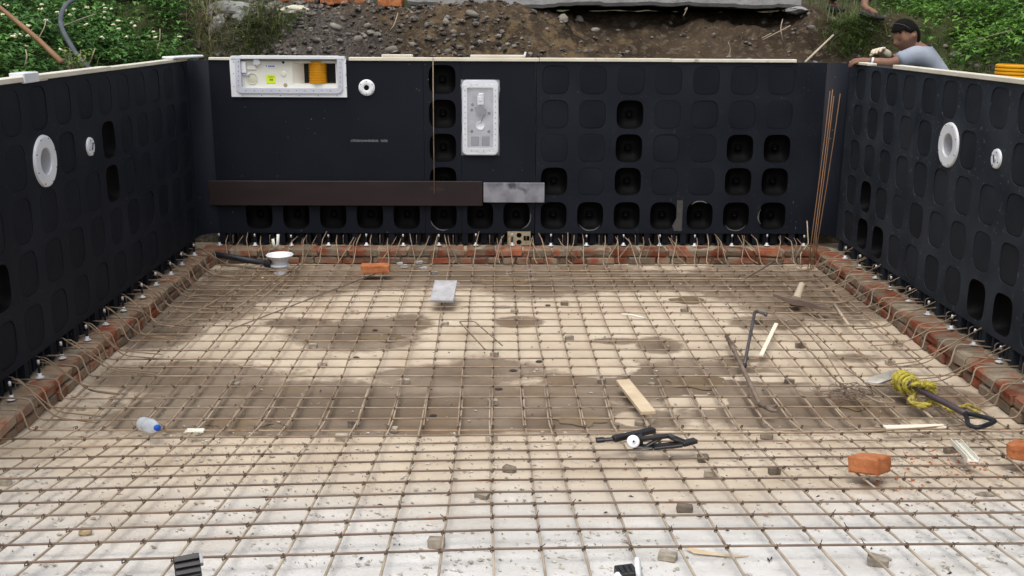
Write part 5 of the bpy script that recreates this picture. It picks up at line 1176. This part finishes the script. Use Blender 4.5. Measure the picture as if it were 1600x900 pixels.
# roots hanging from the cut face
mb = MB()
for px in (((1192, 62), (1210, 53), (1222, 47), (1235, 40)), ((1223, 30), (1220, 45), (1224, 68)), ((1205, 52), (1190, 60)), ((1138, 66), (1141, 78), (1138, 90)), ((1070, 16), (1074, 12), (1068, 25)), ((622, 20), (616, 38), (608, 50))):
    mb.tube(smooth_path([at_y(u, v, 9.25 if v > 30 else 9.6) for u, v in px], 4), .0045, 5)
tag(mb.build('exposed_roots', m_twig, None, True), 'thin pale roots hanging out of the cut earth bank', 'roots')
tag(MB().tube([at_y(1258, 97, 8.35), at_y(1302, 55, 8.9)], .009, 7).build('leaning_stick', m_greywood, None, True), 'thin straight stick leaning between the back wall and the bank', 'stick')

# ------------------------------------------------------------------ vegetation
class Leaves:
    def __init__(s): s.v = []; s.f = []; s.t = []
    def leaf(s, p, d, l, w_, tint, droop=.25):
        d = d.normalized(); sd_ = d.cross(Vector((0, 0, 1)))
        if sd_.length < .05: sd_ = Vector((1, 0, 0))
        sd_.normalize(); upv = sd_.cross(d); n = len(s.v); dz = Vector((0, 0, -droop*l))
        for q in (p, p+d*l*.38+sd_*w_+upv*w_*.35, p+d*l*.42-upv*.0, p+d*l*.38-sd_*w_+upv*w_*.35, p+d*l+dz): s.v.append(tuple(q))
        s.f += [(n, n+1, n+2), (n, n+2, n+3), (n+1, n+4, n+2), (n+2, n+4, n+3)]; s.t += [tint]*5
    def blade(s, p, d, l, w_, tint, bend=.4):
        side = Vector((-d.y, d.x, 0)); side = side.normalized() if side.length > .01 else Vector((1, 0, 0)); n = len(s.v); hd_ = Vector((d.x, d.y, 0))
        a, b = p+d*l*.5, p+d*l+hd_*l*bend-Vector((0, 0, l*bend*.5))
        for q in (p-side*w_, p+side*w_, a+side*w_*.8, a-side*w_*.8, b): s.v.append(tuple(q))
        s.f += [(n, n+1, n+2, n+3), (n+3, n+2, n+4)]; s.t += [tint]*5
    def build(s, name, m, parent=None):
        me = bpy.data.meshes.new(name); me.from_pydata(s.v, [], s.f); a = me.attributes.new('tint', 'FLOAT', 'POINT'); a.data.foreach_set('value', np.array(s.t, np.float32))
        return link(name, me, m, (0, 0, 0), parent, True, parent is None)
def leafy(lv, x, y, h, nl, lmin, lmax, spread, stems=None):
    z = ground_z(x, y); base = Vector((x, y, z)); ln = Vector((rng.uniform(-.3, .3), rng.uniform(-.5, .1), 1)).normalized(); v0 = rng.uniform(-.15, .15)
    if stems is not None: stems.tube([base, base+ln*h*.8], .0018, 3, False)
    for k in range(nl):
        t_ = rng.random()**.6; a = rng.random()*6.283; dd = Vector((math.cos(a), math.sin(a), rng.uniform(-.15, .55))); l = rng.uniform(lmin, lmax)*(1.1-.4*t_)
        p_ = base+ln*h*(.15+.85*t_)+Vector((math.cos(a), math.sin(a), 0))*spread*rng.random()*(1.1-t_*.6)
        lv.leaf(p_, dd, l, l*rng.uniform(.24, .36), min(1, max(0, .42+v0+rng.uniform(-.28, .32)+.15*(t_-.5))), rng.uniform(.1, .5))
lv = Leaves(); gl = Leaves(); stm = MB(); fl = MB()
for i in range(2700):
    x = rng.uniform(-5.3, -2.5); y = rng.uniform(5.2, 13.5)
    if x > -2.93 and y < 8.9: continue
    if x > -2.78+.12*nz((y, 1), 1.6, 6): continue
    
    dens = .5+.9*nz((x, y), 1.0, 61)
    if rng.random() > .6+dens*.5: continue
    leafy(lv, x, y, rng.uniform(.12, .34), rng.randint(18, 28), .050, .092, .14, stm)
    if rng.random() < .17 and x > -4.4:
        z = ground_z(x, y)+rng.uniform(.24, .36); c = Vector((x+rng.uniform(-.1, .1), y-.08, z))
        for q in range(5):
            cc = c+Vector((rng.uniform(-.012, .012), rng.uniform(-.012, .012), rng.uniform(-.006, .006))); mb_s = .0125; fl.add([cc+Vector((v_.x*mb_s, v_.y*mb_s, v_.z*mb_s*.7)) for v_ in OCT], OF)
for i in range(1700):
    x = rng.uniform(-5.3, -2.85); y = rng.uniform(6, 13)
    z = ground_z(x, y); d = Vector((rng.uniform(-.6, .6), rng.uniform(-.7, .3), 1)).normalized()
    gl.blade(Vector((x, y, z)), d, rng.uniform(.12, .36), rng.uniform(.003, .006), min(1, max(0, rng.gauss(.45, .25)+(.3 if x < -3.6 else 0))), rng.uniform(.2, .7))
ug = lv.build('undergrowth', m_leaf); tag(ug, 'dense dark green leafy undergrowth on the slope behind the left wall', 'undergrowth', kind='stuff')
o = fl.build('flower_heads', m_flower, None, True); o.parent = ug; o['kind'] = 'stuff'
o = gl.build('grass_blades', m_grass); o.parent = ug; o['kind'] = 'stuff'
o = stm.build('stems', m_stem, None); o.parent = ug; o['kind'] = 'stuff'
lv = Leaves(); gl = Leaves(); stm = MB()
for i in range(2000):
    x = rng.uniform(3.5, 6.2); y = rng.uniform(5.2, 13.5)
    edge = 3.62+.22*nz((x, y), 1.1, 65)+.10*max(0, y-9)
    if x < edge+.05: continue
    if rng.random() > sstep(edge, edge+.8, x)+.15: continue
    leafy(lv, x, y, rng.uniform(.12, .34), rng.randint(14, 24), .055, .10, .14, stm)
for i in range(5200):
    x = rng.uniform(3.25, 5.6); y = rng.uniform(5.5, 13)
    if rng.random() > .35+sstep(3.3, 4.2, x)*.65: continue
    gl.blade(Vector((x, y, ground_z(x, y))), Vector((rng.uniform(-.7, .5), rng.uniform(-.7, .3), 1)).normalized(), rng.uniform(.05, .22), rng.uniform(.0025, .005), min(1, max(0, rng.gauss(.4, .25))), rng.uniform(.2, .7))
ug2 = lv.build('undergrowth', m_leafR); tag(ug2, 'bright green weeds covering the slope behind the right wall', 'undergrowth', kind='stuff')
o = gl.build('grass_blades', m_grass); o.parent = ug2; o['kind'] = 'stuff'
o = stm.build('stems', m_stem, None); o.parent = ug2; o['kind'] = 'stuff'
def tuft(name, label, spots, n, l0, l1, tint, droop, m=m_grass, leaves=0):
    gl = Leaves(); c0 = None
    for (x, y) in spots:
        for k in range(n):
            px_, py_ = x+rng.gauss(0, .09), y+rng.gauss(0, .07); a = rng.random()*6.283; d = Vector((math.cos(a)*.6, math.sin(a)*.6-.35, rng.uniform(.35, 1))).normalized()
            gl.blade(Vector((px_, py_, ground_z(px_, py_)-.01)), d, rng.uniform(l0, l1), rng.uniform(.002, .0042), min(1, max(0, rng.gauss(tint, .2))), rng.uniform(.4, droop))
        for k in range(leaves):
            px_, py_ = x+rng.gauss(0, .12), y+rng.gauss(0, .1); a = rng.random()*6.283; gl.leaf(Vector((px_, py_, ground_z(px_, py_)+rng.uniform(.02, .16))), Vector((math.cos(a), math.sin(a), rng.uniform(-.1, .6))), rng.uniform(.04, .08), .016, min(1, max(0, rng.gauss(.35, .2))))
    o = gl.build(name, m); return tag(o, label, 'grass')
def gpt(u, v):
    p_ = on_ground(u, v); return (p_.x, p_.y) if p_ else (at_y(u, v, 9.3).x, 9.3)
tuft('grass_tuft', 'drooping green grass tuft on the bank edge left of the leaning man', [gpt(1325, 45), gpt(1345, 40), gpt(1350, 56), gpt(1335, 62), gpt(1312, 62)], 150, .12, .30, .25, 1.0)
tuft('grass_tuft', 'straggly dull grass and weeds on the rubble left of the skimmer', [gpt(375, 62), gpt(395, 52), gpt(415, 62), gpt(410, 40), gpt(385, 78), gpt(430, 50)], 100, .10, .28, .5, .9, leaves=16)
tuft('grass_tuft', 'small green weed on the rubble slope below the white rock', [gpt(452, 40)], 110, .08, .18, .2, .6)
tuft('grass_tuft', 'pale yellowish grass tuft at the very top left of the bank', [gpt(340, 8), gpt(352, 5)], 120, .15, .32, .35, .6)
tuft('grass_tuft', 'dry straw grass between the left bushes and the concrete lump', [gpt(318, 55), gpt(322, 38), gpt(312, 20), gpt(330, 70)], 90, .15, .35, .85, .9)
# pale seedling at the left wall
t = Leaves(); b_ = at_x(118, 118, -2.62); stm = MB()
for k in range(10):
    d = Vector((rng.uniform(-.8, .8), rng.uniform(-1, 1), 1.2)).normalized(); l = rng.uniform(.10, .22); stm.tube([b_-Vector((0, 0, .12)), b_+d*l], .004, 4)
    for j in range(12):
        q = b_+d*l*rng.uniform(.2, 1.05); a = rng.random()*6.28; t.leaf(q, Vector((math.cos(a), math.sin(a), rng.uniform(0, .8))), rng.uniform(.03, .06), .010, rng.random(), .2)
sh = t.build('pale_shrub', m_pale); tag(sh, 'pale yellow-green leafy shrub poking up behind the left wall by the hose', 'shrub'); o = stm.build('stem', m_twig, None); o.parent = sh
# pole, hose, twigs on the left slope
tag(MB().tube([at_x(97, 98, -2.78), at_x(60, 62, -3.0), at_x(-8, 5, -3.35)], [.019, .017, .013], 10).build('bamboo_pole', m_bamboo, None, True), 'brown bamboo pole slanting out of the left bushes', 'pole')
tag(MB().tube(smooth_path([at_x(150, 118, -2.62), at_x(125, 92, -2.72), at_x(110, 70, -2.85), at_x(97, 45, -3.0), at_x(95, 26, -3.1), at_x(103, 8, -3.2), at_x(120, -3, -3.3)], 5), .0165, 12).build('dark_hose', m_hose, None, True), 'dark grey hose curving up through the left bushes', 'hose')
mb = MB()
for (u0, v0, u1, v1, X_, lb) in ((60, 60, 72, 30, -3.1, 'upright dry twig between the bamboo pole and the hose'), (72, 32, 92, 52, -3.1, 'dry twig bending down towards the hose, left of it'), (100, 40, 150, 22, -3.2, 'dry twig slanting up to the right out of the hose bend'), (250, 45, 243, 85, -2.95, 'thin dry stem standing above the left wall near the back corner'), (38, 105, 40, 78, -2.9, 'dry stem below the bamboo pole near the left photo edge'), (1580, 48, 1510, 68, 3.75, 'dry twig lying in the weeds on the right slope')):
    mb = MB().tube(smooth_path([at_x(u0, v0, X_), at_x((u0+u1)/2+3, (v0+v1)/2-2, X_+.02), at_x(u1, v1, X_)], 3), .004, 5)
    tag(mb.build('dry_twig', m_twig, None, True), lb, 'twig', 'dry twigs in the undergrowth')
# yellow corrugated pipe end behind the right wall
c = at_x(1580, 124, XR+.20); pr = []
for k in range(6): z = k*.019-.03; pr += [(.088, z), (.092, z+.002), (.092, z+.011), (.088, z+.013), (.082, z+.016)]
pr += [(.084, pr[-1][1]+.002), (.070, pr[-1][1]+.002), (.070, -.03)]
tag(MB().lathe(pr, c, (0.03, 0, 1), 32).build('yellow_pipe_end', m_yellow, None, False), 'yellow corrugated pipe end standing behind the right wall at the photo edge', 'pipe')

# ------------------------------------------------------------------ people
def skin(name, nodes, edges, m, parent=None, sub=2, root=0):
    me = bpy.data.meshes.new(name); me.from_pydata([tuple(n_[0]) for n_ in nodes], edges, []); o = bpy.data.objects.new(name, me); COL.objects.link(o)
    sm = o.modifiers.new('skin', 'SKIN'); sv = me.skin_vertices[0].data
    for i, n_ in enumerate(nodes):
        r = n_[1]; sv[i].radius = (r, r) if not isinstance(r, tuple) else r; sv[i].use_root = (i == root)
    sb = o.modifiers.new('sub', 'SUBSURF'); sb.levels = sub; sb.render_levels = sub
    dg = bpy.context.evaluated_depsgraph_get(); dg.update(); nm = bpy.data.meshes.new_from_object(o.evaluated_get(dg))
    vs = [q.co.copy() for q in nm.vertices]; fs = [tuple(p_.vertices) for p_ in nm.polygons]
    bpy.data.objects.remove(o); bpy.data.meshes.remove(me); bpy.data.meshes.remove(nm)
    return vs, fs
def hand_chain(nodes, edges, wi, wrist, d, nrm, curl=.6, sc=1.0):
    """palm and five fingers off the wrist node index wi: d = pointing direction, nrm = back of the hand"""
    d = d.normalized(); s_ = d.cross(nrm).normalized(); nrm = s_.cross(d).normalized()
    pal = len(nodes); nodes.append((wrist+d*.045*sc, (.020*sc, .034*sc))); edges.append((wi, pal))
    for k, (off, ln) in enumerate(((-.030, .062), (-.011, .074), (.010, .070), (.029, .055))):
        b0 = len(nodes); base = wrist+d*.085*sc+s_*off*sc; nodes.append((base, .0105*sc)); edges.append((pal, b0)); p_ = base; dd = d
        for j in range(3):
            dd = (dd*math.cos(curl)-nrm*math.sin(curl)).normalized() if j else (d*math.cos(curl*.5)-nrm*math.sin(curl*.5)).normalized()
            p_ = p_+dd*ln*sc*(.42 if j == 0 else .32 if j == 1 else .26); nodes.append((p_, (.0098-.0008*j)*sc)); edges.append((len(nodes)-2, len(nodes)-1))
    b0 = len(nodes); nodes.append((wrist+d*.03*sc+s_*.034*sc, .0135*sc)); edges.append((pal, b0)); p_ = nodes[-1][0]
    for j in range(2):
        p_ = p_+(d*.75+s_*(.55-.4*j)-nrm*.35).normalized()*.036*sc; nodes.append((p_, (.0115-.001*j)*sc)); edges.append((len(nodes)-2, len(nodes)-1))
def head_mesh(c, fw, upv, sc=1.0):
    """sculpted head: fw = facing direction"""
    fw = fw.normalized(); sd_ = upv.cross(fw).normalized(); upv = fw.cross(sd_).normalized(); bm = bmesh.new(); bmesh.ops.create_uvsphere(bm, u_segments=40, v_segments=32, radius=1)
    out = []
    for q in bm.verts:
        x, y, z = q.co                              # x forward, y left, z up
        def g(cx, cy_, cz, s_): return math.exp(-((x-cx)**2+(abs(y)-cy_)**2+(z-cz)**2)/(s_*s_))
        X, Y, Z = x*.098, y*.077, z*.118
        if z < 0: X *= 1+.06*z; Y *= 1+.30*z
        if x > .2 and z < -.3: X += .010*(-z-.3)
        X += .026*g(.98, 0, -.12, .17)+.012*g(.97, 0, .05, .14)+.007*g(.92, .2, .30, .22)-.012*g(.88, .38, .10, .17)+.010*g(.80, .0, -.52, .16)+.012*g(.68, 0, -.78, .22)-.006*g(.85, 0, -.66, .10)
        Y += math.copysign(.010*g(.6, .75, -.1, .25), y) if abs(y) > .2 else 0
        e = g(-.02, .98, -.05, .17); Y += math.copysign(.020*e, y); X -= .010*e
        out.append(c+(fw*X+sd_*Y+upv*Z)*sc)
    fs = [tuple(v_.index for v_ in f.verts) for f in bm.faces]
    hv = []; hf = []; idx = {}
    for q in bm.verts:
        x, y, z = q.co; line = .46 if x > .45 else (.46-(.45-x)*1.25 if x > -.12 else -.42-.40*min(1, (-.12-x)*1.6))
        nn = .5+.5*nz(q.co, 7, 3)
        if z > line-.14*nn+.10*nz(q.co, 15, 8) and not (abs(y) > .8 and z < .18 and x > -.35):
            idx[q.index] = len(hv); k = 1.07+.05*nn+.05*nz(q.co, 19, 5); hv.append(c+((fw*(x*.098)+sd_*(y*.077)+upv*(z*.118))*k+upv*(.004+.016*max(0, z)*max(0, x+.3)))*sc)
    for f in bm.faces:
        if all(v_.index in idx for v_ in f.verts): hf.append(tuple(idx[v_.index] for v_ in f.verts))
    # rim so that the hair has thickness
    bm.free(); eyes = [c+(fw*.086+sd_*s_*.030+upv*.012)*sc for s_ in (-1, 1)]
    return out, fs, hv, hf, eyes, sd_, upv
def person(label, J, fw_head, head_c, shirt, gloves=None, standing=False):
    t = thing('person', label, 'person', J['pelvis'].copy()*1.0)
    N_, E_ = [], []
    def nd(p_, r): N_.append((p_, r)); return len(N_)-1
    pe = nd(J['pelvis'], (.115, .085)); wa = nd(J['waist'], (.105, .075)); ch = nd(J['chest'], (.12, .085)); nk = nd(J['neck'], .054); hb_ = nd(J['neck'].lerp(head_c, .62), .052)
    E_ += [(pe, wa), (wa, ch), (ch, nk), (nk, hb_)]; bod = {}
    for s_ in 'LR':
        sh_ = nd(J['sh'+s_], .058); el = nd(J['el'+s_], .041); fm = nd(J['el'+s_].lerp(J['wr'+s_], .3), .042); wr = nd(J['wr'+s_], .026); E_ += [(ch, sh_), (sh_, el), (el, fm), (fm, wr)]; hand_chain(N_, E_, wr, J['wr'+s_], J['hd'+s_], J['hn'+s_], J.get('curl', .7))
        hp = nd(J['hip'+s_], .085); kn = nd(J['kn'+s_], .058); cf = nd(J['kn'+s_].lerp(J['an'+s_], .3), .056); an = nd(J['an'+s_], .036); ft = nd(J['an'+s_]+J['ft'+s_]*.13-Vector((0, 0, .055)), (.035, .03)); E_ += [(pe, hp), (hp, kn), (kn, cf), (cf, an), (an, ft)]
    vs, fs = skin('person_body', N_, E_, m_skin, sub=2); hv, hf, hairv, hairf, eyes, sd_, upv = head_mesh(head_c, fw_head, Vector((0, 0, 1)) if 'up' not in J else J['up'])
    MB().add(vs, fs).add(hv, hf).build('body', m_skin, t, True)
    h = MB().add(hairv, hairf).build('hair', m_hair, t, True); so_ = h.modifiers.new('thickness', 'SOLIDIFY'); so_.thickness = .014; so_.offset = -1
    for e in eyes: MB().lathe([(.0, .004), (.006, .003), (.0075, -.002)], e, fw_head, 12).build('eye', m_ink, t, True)
    # shirt
    N_, E_ = [], []
    pe = nd(J['pelvis'].lerp(J['waist'], .25), (.158, .128)); wa = nd(J['waist'], (.152, .122)); ch = nd(J['chest'], (.178, .135)); nk = nd(J['chest'].lerp(J['neck'], .86), (.078, .072)); E_ += [(pe, wa), (wa, ch), (ch, nk)]
    for s_ in 'LR':
        a = nd(J['sh'+s_], .080); b = nd(J['sh'+s_].lerp(J['el'+s_], .45), .072); c_ = nd(J['sh'+s_].lerp(J['el'+s_], .72), .069); E_ += [(ch, a), (a, b), (b, c_)]
    vs, fs = skin('shirt', N_, E_, shirt, sub=2); vs = [q+Vector((nz(q, 9, 2), nz(q, 9, 4), nz(q, 9, 6)))*.007 for q in vs]; MB().add(vs, fs).build('tshirt', shirt, t, True)
    N_, E_ = [], []; pe = nd(J['pelvis'], (.158, .128)); wa = nd(J['pelvis'].lerp(J['waist'], .45), (.152, .12)); E_ += [(pe, wa)]
    for s_ in 'LR':
        hp = nd(J['hip'+s_], .108); kn = nd(J['kn'+s_], .080); an = nd(J['kn'+s_].lerp(J['an'+s_], J.get('hem', .84)), .066); E_ += [(pe, hp), (hp, kn), (kn, an)]
    vs, fs = skin('trousers', N_, E_, m_trouser, sub=2); MB().add(vs, fs).build('trousers', m_trouser, t, True)
    for s_ in 'LR':
        a = J['an'+s_]; f = J['ft'+s_].normalized(); N_, E_ = [], []; i0 = nd(a-Vector((0, 0, .045))-f*.035, (.044, .042)); i1 = nd(a-Vector((0, 0, .060))+f*.06, (.045, .036)); i2 = nd(a-Vector((0, 0, .072))+f*.15, (.046, .026)); i3 = nd(a-Vector((0, 0, .076))+f*.195, (.032, .018)); E_ += [(i0, i1), (i1, i2), (i2, i3)]
        vs, fs = skin('shoe', N_, E_, m_shoe, sub=2); MB().add(vs, fs).build('shoe', m_shoe, t, True)
    return t, sd_, upv
V = Vector
D0 = 7.95
hc = at_y(1416, 57, D0); J = {}
J['neck'] = at_y(1434, 76, D0); J['chest'] = at_y(1447, 96, D0+.02); J['waist'] = at_y(1470, 132, D0+.02); J['pelvis'] = at_y(1488, 172, D0+.02)
J['shL'] = at_y(1428, 88, D0-.17); J['shR'] = at_y(1432, 84, D0+.19)
hand_l = at_x(1352, 94, XR+.03)
J['elL'] = at_y(1391, 100, D0-.18); J['wrL'] = at_y(1357, 95.5, D0-.13); J['hdL'] = V((-1, .15, .02)); J['hnL'] = V((-.1, -.35, 1))
J['elR'] = at_y(1392, 94, D0+.24); J['wrR'] = at_y(1386, 85, D0+.03); J['hdR'] = V((-.75, -.5, .35)); J['hnR'] = V((0, .3, 1)); J['curl'] = .75
gz = .45
for s_, dy in (('L', -.11), ('R', .13)):
    J['hip'+s_] = J['pelvis']+V((0, dy*.85, -.07)); J['kn'+s_] = J['pelvis']+V((-.10, dy, -.42)); J['an'+s_] = V((J['pelvis'].x+.06, J['pelvis'].y+dy, .60)); J['ft'+s_] = V((-1, dy*.8, 0))
J['up'] = V((-.22, 0, 1)).normalized()
man, sd_, upv = person('man in a grey T-shirt leaning over the right wall with his arms on its top', J, V((-.86, -.30, -.42)), hc, m_shirt)
# bracelet, glove, hair band with glasses
wd_ = (J['wrL']-J['elL']).normalized(); MB().tube([J['wrL']-wd_*.035, J['wrL']-wd_*.02], .031, 14).build('wristband', m_white, man, True)
MB().tube([J['wrL']-wd_*.016, J['wrL']-wd_*.010], .0305, 14).build('bracelet', m_ink, man, True)
N_, E_ = [(J['wrR']-J['hdR'].normalized()*.03, .036), (J['wrR'], .037)], [(0, 1)]; hand_chain(N_, E_, 1, J['wrR'], J['hdR'], J['hnR'], .8, 1.22); vs, fs = skin('glove', N_, E_, m_glove); MB().add(vs, fs).build('glove', m_glove, man, True)
fwh = V((-.86, -.30, -.42)).normalized(); rightear = hc-sd_*.088
gp = [hc-sd_*.086-fwh*.01+upv*.0, hc-sd_*.089+fwh*.015+upv*.06, hc-sd_*.072+fwh*.04+upv*.105, hc+fwh*.055+upv*.128, hc+sd_*.072+fwh*.04+upv*.105, hc+sd_*.089+fwh*.015+upv*.06]
gp2 = [hc+sd_*.086-fwh*.01, hc+sd_*.089+fwh*.015+upv*.06, hc+sd_*.072+fwh*.04+upv*.105, hc+fwh*.055+upv*.128]
MB().tube(smooth_path(gp, 3), .0022, 6).build('sunglasses', m_ink, man, True)
# second person walking on the bank (only the lower legs are in the frame)
gR = on_ground(1303, 21) or at_y(1303, 21, 10.2); gL = on_ground(1362, 34) or at_y(1362, 34, 10.1); aR = gR+Vector((-.03, .03, .105)); aL = gL+Vector((-.09, -.02, .125)); J = {}
mid = (aR+aL)/2; J['pelvis'] = V((mid.x, 10.25, aL.z+.84)); J['waist'] = J['pelvis']+V((.02, -.01, .16)); J['chest'] = J['pelvis']+V((.03, -.02, .40)); J['neck'] = J['pelvis']+V((.04, -.02, .58)); hc2 = J['neck']+V((.02, -.02, .17))
for s_, sx in (('L', 1), ('R', -1)):
    J['sh'+s_] = J['neck']+V((sx*.12, sx*.12, -.08)); J['el'+s_] = J['sh'+s_]+V((sx*.05, sx*.06-.03, -.29)); J['wr'+s_] = J['el'+s_]+V((.04, -.08, -.24)); J['hd'+s_] = V((.05, -.1, -1)); J['hn'+s_] = V((sx, 0, 0))
J['hipL'] = J['pelvis']+V((.08, .06, -.06)); J['hipR'] = J['pelvis']+V((-.08, -.05, -.06))
J['anL'] = aL; J['anR'] = aR; J['knL'] = (J['hipL']+aL)/2+V((.06, -.06, .02)); J['knR'] = (J['hipR']+aR)/2+V((.04, -.06, .02)); J['ftL'] = V((.88, -.38, -.12)); J['ftR'] = V((.45, -.85, 0)); J['curl'] = .35; J['hem'] = .90
person('person in blue trousers and dark shoes walking on the bank, cut off above the shins', J, V((.75, -.6, -.2)), hc2, mat('dark_shirt', (.10, .10, .11), (.14, .14, .15), .9, 6))
